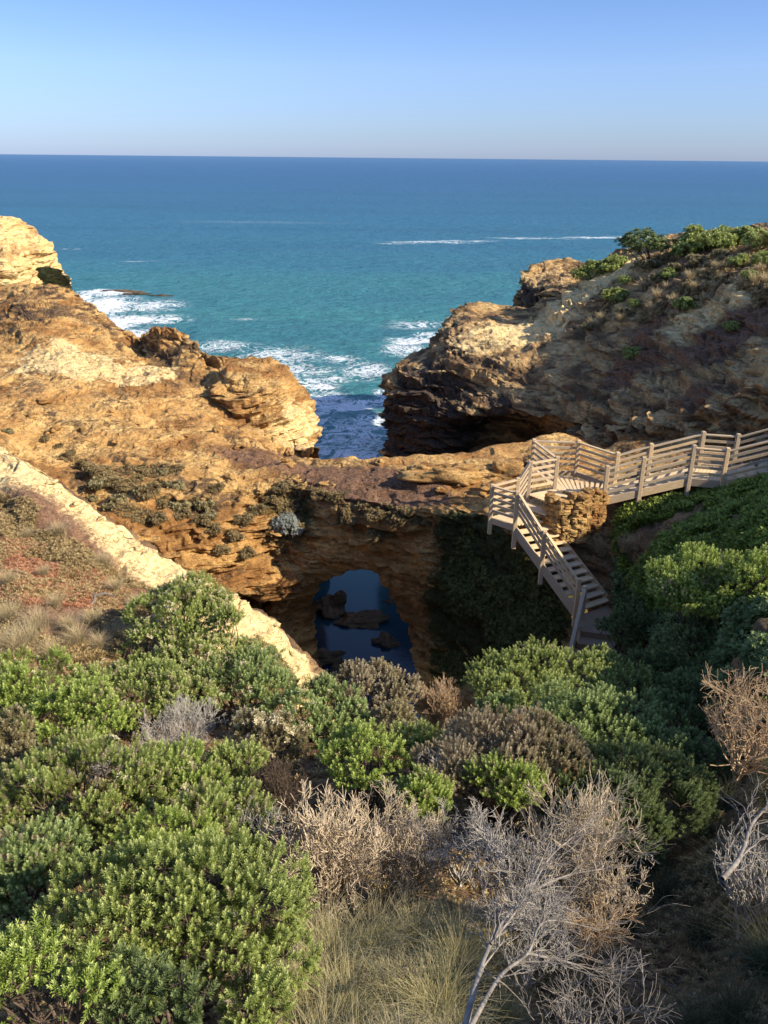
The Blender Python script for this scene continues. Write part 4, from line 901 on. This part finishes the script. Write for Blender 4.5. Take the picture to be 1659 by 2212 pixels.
def copies(protos, spots, labels, cat, group, smin=.7, smax=1.2, seed=5, zs_=1.0):
    r = np.random.default_rng(seed)
    used = set()
    for k, (p, s) in enumerate(spots):
        pr = protos[k % len(protos)]; first = id(pr) not in used; used.add(id(pr))
        o = pr if first else dup(pr, (0, 0, 0)); o.location = p; sc2 = s*r.uniform(smin, smax); o.rotation_euler = (0, 0, r.uniform(0, 6.28)); o.scale = (sc2, sc2, sc2*zs_)
        tag(o, labels[k] if isinstance(labels, list) else labels, cat, group)
    for pr in protos:
        if id(pr) not in used:
            for ch in list(pr.children): bpy.data.objects.remove(ch)
            bpy.data.objects.remove(pr)

# ------------------------------------------------------------------ foreground shrubs
B = bush
G_FAR = 'shrubs in front of the pale crest'
B(375, 1335, 14.2, 200, 160, 'round green shrub dotted with cream buds, standing highest in front of the pale crest', GREEN, 'm', 13, 1.25, buds=.25)
B(496, 1348, 13.6, 52, 66, 'small narrow green shrub beside the bud-covered shrub on the bare slope', GREEN, 'm', 5)
B(392, 1445, 13.0, 330, 130, 'wide green shrub with cream buds spreading under the highest round shrub', GREEN, 'm', 20, 1.2, buds=.22)
B(525, 1478, 12.4, 190, 120, 'blue-green shrub with scattered buds at the foot of the pale crest', GREEN_BLUE, 'm', 12, 1.1, buds=.12)
B(300, 1500, 11.2, 250, 130, 'plain mid green shrub above and left of the grey twiggy dome', GREEN, 'm', 14, 1.1)
B(70, 1500, 11.0, 210, 150, 'yellowish green shrub at the left edge just below the dry grass', GREEN_BRIGHT, 'm', 13, 1.1, buds=.05)
B(180, 1560, 9.8, 190, 150, 'green shrub between the left edge shrub and the grey twiggy dome', GREEN_BRIGHT, 'm', 12, 1.1)
B(30, 1640, 8.6, 130, 140, 'small patchy green and grey shrub at the left edge', OLIVE, 'm', 8, .9)
B(165, 1740, 7.4, 330, 250, 'large olive green shrub with narrow leaves filling the left side', GREEN, 'n', 22, 1.0, buds=.02)
B(60, 1905, 5.6, 210, 200, 'silvery blue-green shrub at the left edge halfway down the slope', GREEN_BLUE, 'n', 14, 1.0)
B(385, 1690, 7.8, 200, 130, 'green shrub with a few rusty flower heads just under the grey twiggy dome', GREEN_BRIGHT, 'n', 12, 1.0, buds=.03)
B(470, 1790, 6.7, 190, 160, 'mid green shrub with dark woody gaps left of the pale dead branches', GREEN, 'n', 12, .95, extra=[('dead_leaves', GREYLEAF, .2, .0, SP_N)])
B(360, 1850, 5.8, 190, 160, 'bright green shrub in the middle of the left slope above the broadest shrub', GREEN_BRIGHT, 'n', 12, 1.0)
B(390, 2005, 4.5, 480, 300, 'broadest dense green shrub of the lower left with pale new tips', GREEN, 'n', 26, 1.0, extra=[('dead_leaves', GREYLEAF, .12, .15, SP_N)])
B(90, 2140, 3.3, 260, 170, 'green shrub in the bottom left corner of the view', GREEN_BRIGHT, 'n', 12, .9)
B(330, 2180, 3.4, 260, 120, 'dark green shrub with woody gaps along the bottom left', GREEN_DARK, 'n', 11, .8)
B(540, 2170, 3.8, 130, 130, 'loose dark green shrub beside the grass at the bottom', GREEN, 'n', 7, .7)
B(585, 1620, 9.6, 150, 140, 'green shrub crowned with clustered rusty cream flower heads', OLIVE, 'm', 9, 1.1, buds=.5)
B(500, 1660, 8.8, 120, 90, 'small dark green shrub left of the flower-crowned shrub', GREEN, 'm', 7)
B(675, 1545, 11.2, 190, 120, 'blue-green shrub behind the flower-crowned shrub and left of the brown dome', GREEN_BLUE, 'm', 12, 1.1, buds=.04)
B(785, 1650, 8.7, 160, 130, 'bright green leafy shrub in the centre above the pale dead branches', GREEN_BRIGHT, 'm', 11, 1.1)
B(920, 1730, 7.6, 110, 90, 'small vivid green shrub under the bright central shrub', GREEN_BRIGHT, 'n', 7, 1.1)
B(905, 1610, 9.6, 90, 80, 'small green shrub wedged between the central shrub and the mixed grey dome', GREEN, 'm', 6)
B(790, 1510, 12.0, 190, 130, 'rounded grey-brown and cream shrub standing right in front of the arch pool', GREYLEAF, 'm', 13, 1.25, extra=[('flower_heads', OLIVE, .7, -.05, SP_M)])
B(840, 1575, 10.8, 110, 90, 'cream tipped brown shrub tucked under the grey-brown rounded shrub', OLIVE, 'm', 7, 1.1)
B(1080, 1645, 8.6, 290, 190, 'broad mixed shrub, half grey dead leaves and half yellow green', GREYLEAF, 'n', 18, .95, extra=[('living_leaves', OLIVE, .7, .12, SP_N), ('rusty_leaves', RUST, .6, .38, SP_N)])
B(1090, 1700, 7.9, 150, 100, 'yellow green shrub growing through the lower side of the mixed grey shrub', GREEN_BRIGHT, 'n', 8, .8)
B(1100, 1540, 11.2, 90, 70, 'small green shrub between the tan twiggy dome and the large lit shrub', GREEN_BLUE, 'm', 5)
B(1210, 1490, 12.4, 350, 150, 'large sunlit dense green shrub directly below the concrete steps', GREEN, 'm', 22, 1.25)
B(1310, 1590, 10.2, 310, 180, 'dense green shrub sloping down right from the large sunlit shrub', GREEN_BLUE, 'm', 18, 1.2)
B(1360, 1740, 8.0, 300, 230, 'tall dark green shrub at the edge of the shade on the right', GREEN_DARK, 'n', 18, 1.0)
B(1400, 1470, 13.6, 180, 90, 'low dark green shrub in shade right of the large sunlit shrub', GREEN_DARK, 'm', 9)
B(1530, 1285, 14.4, 220, 160, 'sunlit rounded shrub standing alone on the shaded right bank', GREEN_BRIGHT, 'm', 15, 1.3)  # brighter leaf colour stands in for sunlight on this shrub
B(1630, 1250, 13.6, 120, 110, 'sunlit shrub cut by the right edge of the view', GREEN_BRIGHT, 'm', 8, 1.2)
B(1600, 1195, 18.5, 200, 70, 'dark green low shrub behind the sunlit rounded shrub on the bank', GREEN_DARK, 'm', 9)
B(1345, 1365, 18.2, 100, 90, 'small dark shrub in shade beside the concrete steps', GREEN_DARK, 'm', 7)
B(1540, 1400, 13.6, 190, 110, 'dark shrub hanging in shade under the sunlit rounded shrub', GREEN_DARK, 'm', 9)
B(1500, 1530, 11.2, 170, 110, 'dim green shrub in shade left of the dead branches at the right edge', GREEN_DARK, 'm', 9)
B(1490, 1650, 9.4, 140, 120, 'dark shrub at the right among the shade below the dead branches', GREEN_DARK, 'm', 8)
B(240, 1290+130, 15.2, 70, 50, 'small dark tuft of shrub beside the shadow on the dry slope', GREEN_DARK, 'm', 4)

T = twiggy
T(372, 1575, 9.7, 235, 150, 'grey twiggy leafless dome among green shrubs on the left', TW_GREY, 6, 3, 16, .012, .0030, mainL=.36)
T(958, 1512, 12.2, 190, 110, 'tan twiggy leafless dome in front of the arch pool', TW_TAN, 6, 3, 18, .012, .0042, mainL=.34, up=.9)
T(700, 1830, 6.3, 260, 260, 'pale tangled dead branches left of centre above the grass', TW_PALE, 6, 3, 15, .016, .0042, mainL=.36)
T(890, 1830, 6.6, 200, 180, 'straw-coloured dead branches in the centre behind the tall grass', TW_PALE, 6, 3, 12, .014, .0036, mainL=.36)
T(1250, 1790, 5.9, 260, 260, 'upright pale dead branches against the dark green shrub on the right', TW_PALE, 6, 3, 11, .016, .0028, mainL=.38)
T(1130, 1870, 5.6, 300, 220, 'wide mesh of grey dead branches right of centre', TW_GREY, 6, 3, 12, .016, .0028, mainL=.36)
T(1640, 1460, 8.0, 210, 330, 'sunlit dead branches reaching in from the right edge', TW_TAN, 6, 3, 14, .018, .0028, mainL=.30, up=.0, curl=.16)
T(1640, 1850, 5.4, 170, 200, 'dim grey dead shrub in shade at the lower right edge', TW_GREY, 5, 3, 9, .016, .0026)
T(1300, 2150, 3.4, 330, 150, 'grey twig tangle along the bottom right in shade', TW_SILVER, 5, 3, 12, .010, .0016, up=.0)
T(600, 1700, 8.2, 120, 120, 'dark brown dead shrub under the flower-crowned shrub', TW_DARK, 6, 3, 10, .012, .003)
T(1010, 1590, 9.6, 120, 80, 'pale bare twigs on top of the mixed grey shrub', TW_PALE, 5, 3, 9, .010, .0026)
T(790, 1760, 7.0, 220, 150, 'straw-coloured twig tangle below the bright central shrub', TW_PALE, 6, 3, 10, .012, .0028, mainL=.36, up=.0)
T(1000, 1790, 6.7, 230, 150, 'low brown-grey twig tangle under the mixed grey shrub', TW_GREY, 6, 3, 11, .012, .0028, mainL=.36, up=.0)
T(1330, 1870, 5.3, 170, 150, 'drooping pale twigs at the right end of the dead branches', TW_PALE, 6, 3, 9, .011, .0024, mainL=.36, up=-.1)
T(560, 1780, 6.6, 130, 110, 'dark grey dead twigs between the green shrubs and the pale dead branches', TW_GREY, 5, 3, 9, .012, .0028)
T(960, 1660, 8.4, 120, 100, 'small grey dead shrub between the vivid green shrub and the mixed grey one', TW_GREY, 6, 3, 9, .011, .0028)
T(1150, 1990, 4.6, 260, 170, 'fine grey-brown twig tangle under the forked silver branch', TW_GREY, 6, 3, 10, .010, .0018, mainL=.36, up=-.1)
T(1290, 1960, 5.0, 190, 150, 'sparse brown twig tangle in the half shade right of the silver branch', TW_TAN, 6, 3, 8, .010, .0018, mainL=.36, up=-.1)
T(190, 1640, 9.0, 150, 90, 'grey dead twigs at the left between the green shrubs', TW_GREY, 5, 3, 8, .012, .003)
# fallen silver branch: limbs traced as curves
def limb(t, pts, r0, r1, lev, seed, name='limb', mat=TW_SILVER, dens=9):
    rng = np.random.default_rng(seed); A = np.array([P(*q) for q in pts])-np.array(t.location); c = catmull(A, 26); segs = []
    for k in range(25):
        a = r0+(r1-r0)*k/25; b_ = r0+(r1-r0)*(k+1)/25; segs.append([*c[k], *c[k+1], a, b_])
    tw = []
    for k in range(6, 26, max(1, 26//dens)):
        for j in range(2):
            d = c[min(k, 25)]-c[k-3]; d /= np.linalg.norm(d); s = rng.normal(size=3); s[2] = s[2]*.5+.15
            grow(tw, c[min(k, 25)], d+s*.4+np.array([.25, 0, -.05]), rng.uniform(.14, .32), (r0+(r1-r0)*k/25)*.5, lev-1 if k < 14 else lev, rng, 2, .5, .10, .0, .0014)
    tubemesh(name, segs, mat, t, 8); tubemesh('twigs', tw, mat, t, 4)
bp = P(1010, 2230, 3.2)
fb_ = thing('fallen_branch', (bp[0], bp[1], bp[2]), 'forked silver dead branch reaching up right from the bottom of the view', 'branch')
limb(fb_, [(1000, 2240, 3.2), (1030, 2120, 3.8), (1075, 2010, 4.4), (1140, 1935, 4.9), (1230, 1890, 5.2), (1370, 1870, 5.5)], .024, .003, 3, 1)
limb(fb_, [(1010, 2230, 3.2), (1080, 2110, 3.8), (1140, 2060, 4.1), (1180, 1990, 4.4), (1300, 2010, 4.5)], .017, .003, 3, 2)
0 and limb(fb_, [(1075, 2010, 4.4), (1090, 1920, 4.8), (1105, 1830, 5.3), (1090, 1740, 5.9)], .010, .0025, 3, 3)
limb(fb_, [(1140, 2060, 4.1), (1230, 2080, 4.1), (1330, 2110, 4.1)], .012, .002, 3, 4)
limb(fb_, [(1060, 2040, 4.2), (1120, 1960, 4.6), (1160, 1880, 5.0), (1200, 1790, 5.5)], .010, .0025, 3, 5)
limb(fb_, [(1140, 1935, 4.9), (1190, 1850, 5.2), (1260, 1790, 5.6), (1300, 1740, 5.9)], .010, .0025, 3, 6)
rb = thing('leaning_branch', tuple(P(1600, 1900, 4.6)), 'grey leaning branch at the lower right edge in shade', 'branch')
limb(rb, [(1560, 1900, 4.6), (1600, 1850, 4.9), (1625, 1780, 5.2), (1670, 1730, 5.5)], .022, .01, 3, 8)

# ------------------------------------------------------------------ grass tussocks
tp = [tussock_proto(420, .52, .8, .006, k, STRAW) for k in range(3)]
tl = []
for k, (u, v, s) in enumerate([(60, 1150, .9), (130, 1145, 1.0), (20, 1250, 1.1), (95, 1232, .8), (225, 1215, 1.1), (250, 1265, 1.0), (290, 1300, .9), (120, 1300, .8), (20, 1330, 1.3), (80, 1350, 1.3), (150, 1350, 1.2), (200, 1335, 1.1), (250, 1370, 1.0), (40, 1400, 1.3), (110, 1410, 1.3), (10, 1390, 1.2), (215, 1390, .9), (330, 1340, .8), (-60, 1300, 1.2), (-60, 1180, 1.0), (60, 1380, 1.2), (170, 1380, 1.1)]):
    h_ = hit(u, v+12); tl.append((tuple(h_[0]), s))
copies(tp, tl, 'straw-coloured grass tussock on the brown slope left of the pale crest', 'grass tussock', 'tussocks on the left slope', .8, 1.15, 3, .85)
tg = [tussock_proto(700, .6, .9, .0045, 10+k, GRASSG) for k in range(3)]
tl = []
for (u, v, y, s) in [(700, 2000, 4.9, 1), (800, 1960, 5.2, 1), (900, 1930, 5.4, 1), (1000, 1980, 5.0, 1), (640, 2100, 4.2, 1), (740, 2100, 4.2, 1), (850, 2060, 4.4, 1), (950, 2080, 4.3, 1), (680, 2200, 3.6, 1), (800, 2200, 3.6, 1), (920, 2190, 3.6, 1), (1000, 2210, 3.4, 1), (590, 2200, 3.8, .8), (1060, 1900, 5.4, .9), (620, 2000, 4.9, .8), (760, 2260, 3.3, 1), (880, 2270, 3.2, 1), (1100, 2060, 4.4, .8), (660, 1930, 5.4, .8), (980, 1880, 5.8, .8)]:
    c = P(u, v, y); tl.append(((c[0], c[1], ground(c[0], c[1])-.03), s))
copies(tg, tl, 'green and straw grass tussock in the clump at the bottom centre', 'grass tussock', 'tussocks at the bottom centre', .85, 1.2, 4, 1.0)
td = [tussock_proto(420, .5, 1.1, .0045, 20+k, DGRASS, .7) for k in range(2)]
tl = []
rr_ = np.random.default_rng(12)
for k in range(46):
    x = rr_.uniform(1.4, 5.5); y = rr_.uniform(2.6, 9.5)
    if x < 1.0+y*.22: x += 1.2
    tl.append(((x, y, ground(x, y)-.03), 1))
copies(td, tl, 'drooping grass tussock darkened for the shade at the lower right', 'grass tussock', 'tussocks in the shade at the lower right', .8, 1.25, 6, .9)

# ------------------------------------------------------------------ ground covers (nobody could count them)
def scatter(poly, n, rng, jit=0):
    poly = np.array(poly, float); mn, mx = poly.min(0), poly.max(0); P_, N_ = [], []
    while len(P_) < n:
        u, v = rng.uniform(mn, mx); ins_ = False; j = len(poly)-1
        for i in range(len(poly)):
            if (poly[i, 1] > v) != (poly[j, 1] > v) and u < (poly[j, 0]-poly[i, 0])*(v-poly[i, 1])/(poly[j, 1]-poly[i, 1])+poly[i, 0]: ins_ = not ins_
            j = i
        if not ins_: continue
        h_ = hit(u, v)
        if h_ is None: n -= 1; continue
        P_.append(h_[0]); nn = h_[1]; N_.append(nn if nn[2] > -.2 and nn @ (np.array([0, 0, CAMZ])-h_[0]) > 0 else -nn)
    return np.array(P_), np.array(N_)
def cover(name, poly, n, tpls, scale, mat, seed, upw=.5, thr=-9, nf=.8, label=None):
    rng = np.random.default_rng(seed); p, n_ = scatter(poly, n, rng)
    s = noise3(p*nf, seed) > thr; dist_ = np.clip(np.linalg.norm(p-np.array([0, 0, CAMZ]), axis=1)/13, .3, 1); p, n_, dist_ = p[s], n_[s], dist_[s]; d = n_+np.array([0, 0, upw])+rng.normal(size=p.shape)*.35
    V_, I_, T_ = [], [], []; w_ = rng.integers(0, len(tpls), len(p))
    for k, tpl in enumerate(tpls):
        m_ = w_ == k; v, a, b_ = place(tpl, p[m_], d[m_], scale*dist_[m_]*rng.uniform(.6, 1.4, m_.sum()), rng); V_.append(v); I_.append(a); T_.append(b_)
    o = leafmesh(name, np.concatenate(V_), np.concatenate(I_), np.concatenate(T_), mat, None, (0, 0, 0)); return tag(o, label, name.replace('_', ' '), kind='stuff')
bank = [(1330, 1100), (1400, 1088), (1490, 1068), (1570, 1052), (1659, 1030), (1720, 1010), (1720, 1300), (1500, 1330), (1420, 1320), (1360, 1260), (1330, 1180)]
cover('bank_creeper', bank, 9000, SP_L, 1.9, CREEP, 201, .5, -.35, .8, label='leafy green creeper covering the bank below the boardwalk')
cover('wall_creeper', [(1000, 1130), (1060, 1120), (1110, 1165), (1170, 1250), (1235, 1350), (1235, 1440), (1000, 1480), (930, 1480), (935, 1350), (960, 1240), (990, 1180)], 7000, SP_L, 1.1, WCREEP, 202, .3, -.2, .5, label='dark green creeper hanging over the shaded wall below the staircase')
cover('heath_cover', [(-60, 1060), (60, 1075), (170, 1170), (250, 1235), (360, 1290), (300, 1420), (0, 1440), (-60, 1440)], 9000, SP_C, 1.1, DRYCOVER, 203, .8, .0, .9, label='low dry brown heath on the slope left of the pale crest')
cover('red_heath_cover', [(-60, 1120), (100, 1180), (200, 1230), (300, 1290), (290, 1340), (150, 1310), (0, 1300), (-60, 1300)], 5500, SP_C, .9, REDCOVER, 204, .8, -.4, 1.1, label='reddish succulent cover on the slope left of the pale crest')
cover('crest_heath', [(540, 1380), (590, 1400), (640, 1470), (640, 1520), (560, 1500), (530, 1440)], 1400, SP_C, 1.0, DRYCOVER, 205, .8, -.5, label='dry brown heath on the lower end of the pale crest')
cover('cliff_heath', [(120, 985), (300, 1000), (480, 1010), (620, 1020), (660, 1060), (650, 1180), (520, 1170), (400, 1180), (250, 1110), (140, 1030)], 5200, SP_C, 1.2, CUSHION, 206, .8, .25, .6, label='dull brown heath clinging to the sunlit ochre cliff')
cover('arch_edge_heath', [(600, 1040), (700, 1060), (780, 1075), (870, 1100), (860, 1150), (790, 1160), (740, 1130), (680, 1150), (600, 1170)], 2600, SP_C, 1.5, CUSHION, 207, .8, .05, .7, label='hanging brown heath along the front edge of the arch')
cover('headland_heath', [(1340, 570), (1460, 540), (1659, 520), (1700, 640), (1560, 700), (1420, 690), (1330, 720), (1290, 690)], 2600, SP_C, 3.0, DRYCOVER, 208, .9, .0, .3, label='sparse dry heath on the upper slope of the right headland')
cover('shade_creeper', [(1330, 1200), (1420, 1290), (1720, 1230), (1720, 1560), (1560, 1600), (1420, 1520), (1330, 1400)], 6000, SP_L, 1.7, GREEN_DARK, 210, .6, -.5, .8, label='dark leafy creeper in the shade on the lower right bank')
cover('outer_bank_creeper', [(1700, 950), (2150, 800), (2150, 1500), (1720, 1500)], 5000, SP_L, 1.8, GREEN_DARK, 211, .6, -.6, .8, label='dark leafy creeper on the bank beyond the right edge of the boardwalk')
# bare soil grass between the front shrubs
cover('understorey_litter', [(0, 1440), (600, 1480), (900, 1500), (1350, 1500), (1659, 1450), (1659, 2212), (0, 2212)], 7000, SP_C, 1.3, DRYCOVER, 209, .8, -.6, 1.0, label='dry leaf litter and small stems under the front shrubs')

# ------------------------------------------------------------------ small plants on the cliffs
def proto_plant(name, mat, tpls, seed, r=.4, n=90, flat=.75, trunk=False):
    rng = np.random.default_rng(seed); v, ti, tt, cs, pts, d = leafy(None, r, r, r*flat, tpls, 6, n, seed, 1.0, .45)
    root = thing(name, (0, 0, 0), 'x', 'x'); hgt = r*flat*.55+(r*.9 if trunk else 0); o_ = np.array([0, 0, hgt])
    leafmesh('foliage', v+o_, ti, tt, mat, root, (0, 0, 0)); tubemesh('stems', stems_to([(q+o_, q2) for q, q2 in cs], (0, 0, -.1), rng, .05 if trunk else .02), TW_DARK, root); return root
cush = [proto_plant('cushion_plant', CUSHION, [sprig(14, .05, .05, .022, 90+k, 1.1)], 300+k, .34, 330) for k in range(3)]
sp_ = []
for (u, v, s) in [(290, 1045, 1), (270, 1060, 1.1), (330, 1070, 1), (365, 1090, 1), (395, 1115, 1.1), (420, 1090, .9), (440, 1130, 1), (460, 1150, .9), (310, 1020, .7), (500, 1160, .9), (525, 1130, .8), (560, 1110, 1), (590, 1085, 1), (610, 1060, .9), (630, 1100, 1), (645, 1140, 1), (150, 985, .8), (130, 965, .6), (180, 1010, .9), (210, 1030, 1), (235, 1045, 1), (100, 950, .5), (345, 1125, .8), (470, 1060, .7), (350, 1050, .8),
                  (535, 1200, .8), (480, 1190, .7), (600, 1190, .8), (690, 1075, 1.0), (725, 1085, .9), (750, 1105, 1.0), (815, 1120, 1), (850, 1130, 1.1), (825, 1160, 1.1), (880, 1110, .8), (790, 1095, .8), (910, 1130, .7)]:
    h_ = hit(u, v); sp_.append((tuple(h_[0]-np.array([0, 0, .05])), s))
copies(cush, sp_, 'low dark cushion plant on the ochre limestone around the arch', 'plant', 'cushion plants around the arch', .8, 1.3, 8, .9)
gc = [proto_plant('green_clump', OLIVE, [sprig(12, .05, .06, .04, 95, 1.2)], 320, .3, 220)]
sp_ = []
for (u, v, s) in [(215, 1055, 1), (255, 1085, .9), (385, 1100, 1), (440, 1095, .9), (455, 1120, 1), (300, 1068, .8), (15, 935, .8), (375, 1055, .8), (350, 1020, .6), (200, 1080, .7), (235, 1100, .8)]:
    h_ = hit(u, v); sp_.append((tuple(h_[0]-np.array([0, 0, .05])), s))
copies(gc, sp_, 'small olive green plant on the sunlit ochre cliff', 'plant', 'green plants on the ochre cliff', .8, 1.2, 9)
h_ = hit(618, 1140)
o = proto_plant('silver_shrub', leaf_material('silver_leaves', (.2, .21, .18), (.36, .38, .34), (.5, .52, .47)), [sprig(14, .05, .055, .022, 99, 1.1)], 331, .52, 600, .9); o.location = h_[0]+np.array([0, -.1, -.25]); tag(o, 'silver-grey rounded shrub growing on the cliff left of the arch', 'shrub')
# right headland
hb = [proto_plant('headland_shrub', GREEN, [sprig(12, .2, .17, .09, 400+k, 1.0)], 340+k, 1.25, 420, .8) for k in range(3)]
sp_ = []
for (u, v, s) in [(1255, 590, .7), (1285, 580, .9), (1310, 575, .9), (1330, 565, .8), (1480, 540, 1.1), (1510, 525, 1), (1540, 530, 1), (1570, 520, .9), (1600, 515, 1), (1640, 525, 1.1), (1650, 560, 1), (1590, 560, .8), (1330, 640, 1.0), (1370, 650, .6), (1480, 655, .9), (1580, 700, .7), (1365, 760, .7), (1440, 590, .8), (1620, 590, .7), (1350, 600, .6)]:
    h_ = hit(u, v+14); sp_.append((tuple(h_[0]), (.85 if u > 1450 and v < 540 else .66)*s*h_[2]/60))
copies(hb, sp_, 'dark green shrub on the upper slope of the right headland', 'shrub', 'shrubs on the right headland', .75, 1.05, 10)
ob = [proto_plant('olive_shrub', OLIVE, [sprig(12, .2, .17, .08, 410, 1.0)], 350, 1.2, 420, .75)]
sp_ = []
for (u, v, s) in [(1420, 600, 1), (1405, 570, .9), (1460, 575, .9), (1345, 668, .8), (1500, 560, .8), (1555, 545, .8), (1270, 700, .6)]:
    h_ = hit(u, v+12); sp_.append((tuple(h_[0]), .6*s*h_[2]/60))
copies(ob, sp_, 'olive brown shrub on the upper slope of the right headland', 'shrub', 'olive shrubs on the right headland', .75, 1.05, 11)
h_ = hit(1398, 572); t_ = proto_plant('windswept_tree', GREEN_DARK, [sprig(12, .2, .16, .08, 420, 1.0)], 360, 1.45, 430, .75, True); t_.location = h_[0]-np.array([0, 0, .2]); t_.scale = (1.25, 1.1, .78); tag(t_, 'windswept small tree with bare trunk standing on the skyline of the right headland', 'tree')
ht = [tussock_proto(160, .9, .9, .03, 40+k, STRAW) for k in range(2)]
sp_ = []
for (u, v, s) in [(1390, 620, 1), (1420, 640, 1), (1440, 620, 1), (1455, 650, 1), (1490, 600, .9), (1520, 590, 1), (1540, 620, 1), (1500, 620, .8), (1280, 700, 1), (1300, 690, 1), (1560, 600, .8), (1600, 620, 1), (1630, 610, 1), (1570, 650, .8), (1410, 670, .9), (1380, 690, .8), (1340, 690, .9), (1450, 680, .8), (1520, 650, .9), (1640, 580, .9), (1655, 610, .9), (1545, 575, .8), (1420, 720, .8)]:
    h_ = hit(u, v+6); sp_.append((tuple(h_[0]), s))
copies(ht, sp_, 'dry grass tuft on the upper slope of the right headland', 'grass tussock', 'dry tufts on the right headland', .7, 1.1, 13)
bt = [tussock_proto(260, .7, .9, .012, 50+k, STRAW) for k in range(2)]
sp_ = []
for (u, v, s) in [(1290, 1185, .8), (1300, 1195, .7), (1375, 1180, .9), (1350, 1185, .9), (1280, 1170, .6)]:
    h_ = hit(u, v+6); sp_.append((tuple(h_[0]), s))
copies(bt, sp_, 'straw grass tuft beside the stone wall at the top of the green bank', 'grass tussock', 'straw tufts by the stone wall', .8, 1.1, 14)
# driftwood on the red slope, loose blocks along the pale crest
dw = thing('driftwood', tuple(hit(205, 1302)[0]), 'small bent grey piece of dead wood lying on the reddish slope', 'driftwood')
sg = []
for a, b_, r0, r1 in (((0, 0, .04), (-.02, .12, .10), .05, .045), ((-.02, .12, .10), (.15, .2, .12), .045, .03), ((.15, .2, .12), (.38, .18, .08), .03, .012), ((0, 0, .04), (-.05, -.12, .02), .05, .03), ((-.02, .12, .1), (-.1, .22, .14), .03, .01)): sg.append([*a, *b_, r0, r1])
tubemesh('limb', sg, TW_SILVER, dw, 8)
rngb = np.random.default_rng(33); protor = []
for k in range(4):
    o = blob_rock('loose_rock', (0, 0, 0), (.16, .13, .08), PALEROCK, 400+k, nseg=18, nring=12, rough=.6, attrs={'pale': .6}); protor.append(o)
sp_ = []
for (u, v) in [(455, 1232), (500, 1225), (410, 1215), (610, 1268), (450, 1262), (500, 1290), (480, 1250), (470, 1243), (600, 1325), (560, 1290), (545, 1302), (520, 1310), (575, 1310), (590, 1345), (530, 1420), (560, 1370), (350, 1175), (480, 1300), (430, 1255), (215, 1118), (110, 1040), (160, 1085), (300, 1180), (220, 1068)]:
    h_ = hit(u, v+4)
    if h_[2] < 30: sp_.append((tuple(h_[0]), rngb.uniform(.6, 1.6)))
copies(protor, sp_, 'small pale loose rock on the bare crest of the left slope', 'rock', 'loose rocks on the pale crest', .7, 1.2, 15)
protoo = [blob_rock('ochre_rock', (0, 0, 0), (.3, .22, .14), OCHRE, 420+k, nseg=22, nring=14, rough=.7, attrs={'pale': .1}) for k in range(4)]
sp_ = []
for (u, v) in [(300, 915), (330, 925), (400, 940), (470, 935), (250, 955), (545, 905), (180, 925), (620, 1000), (350, 1040), (440, 1075), (380, 1075), (560, 1060), (500, 1030), (640, 1035), (700, 1045), (720, 1050), (950, 1060), (1040, 1070), (60, 900), (120, 930), (240, 890), (660, 1050), (590, 1150), (430, 1150), (370, 1080), (530, 1085), (1110, 1010), (880, 1020), (820, 1000), (1020, 1005), (1150, 985), (1000, 1050), (90, 870), (260, 870), (520, 965)]:
    h_ = hit(u, v); sp_.append((tuple(h_[0]), rngb.uniform(.5, 1.3)))
copies(protoo, sp_, 'broken ochre rock lying on the orange limestone around the arch', 'rock', 'broken rocks on the orange limestone', .6, 1.3, 16)
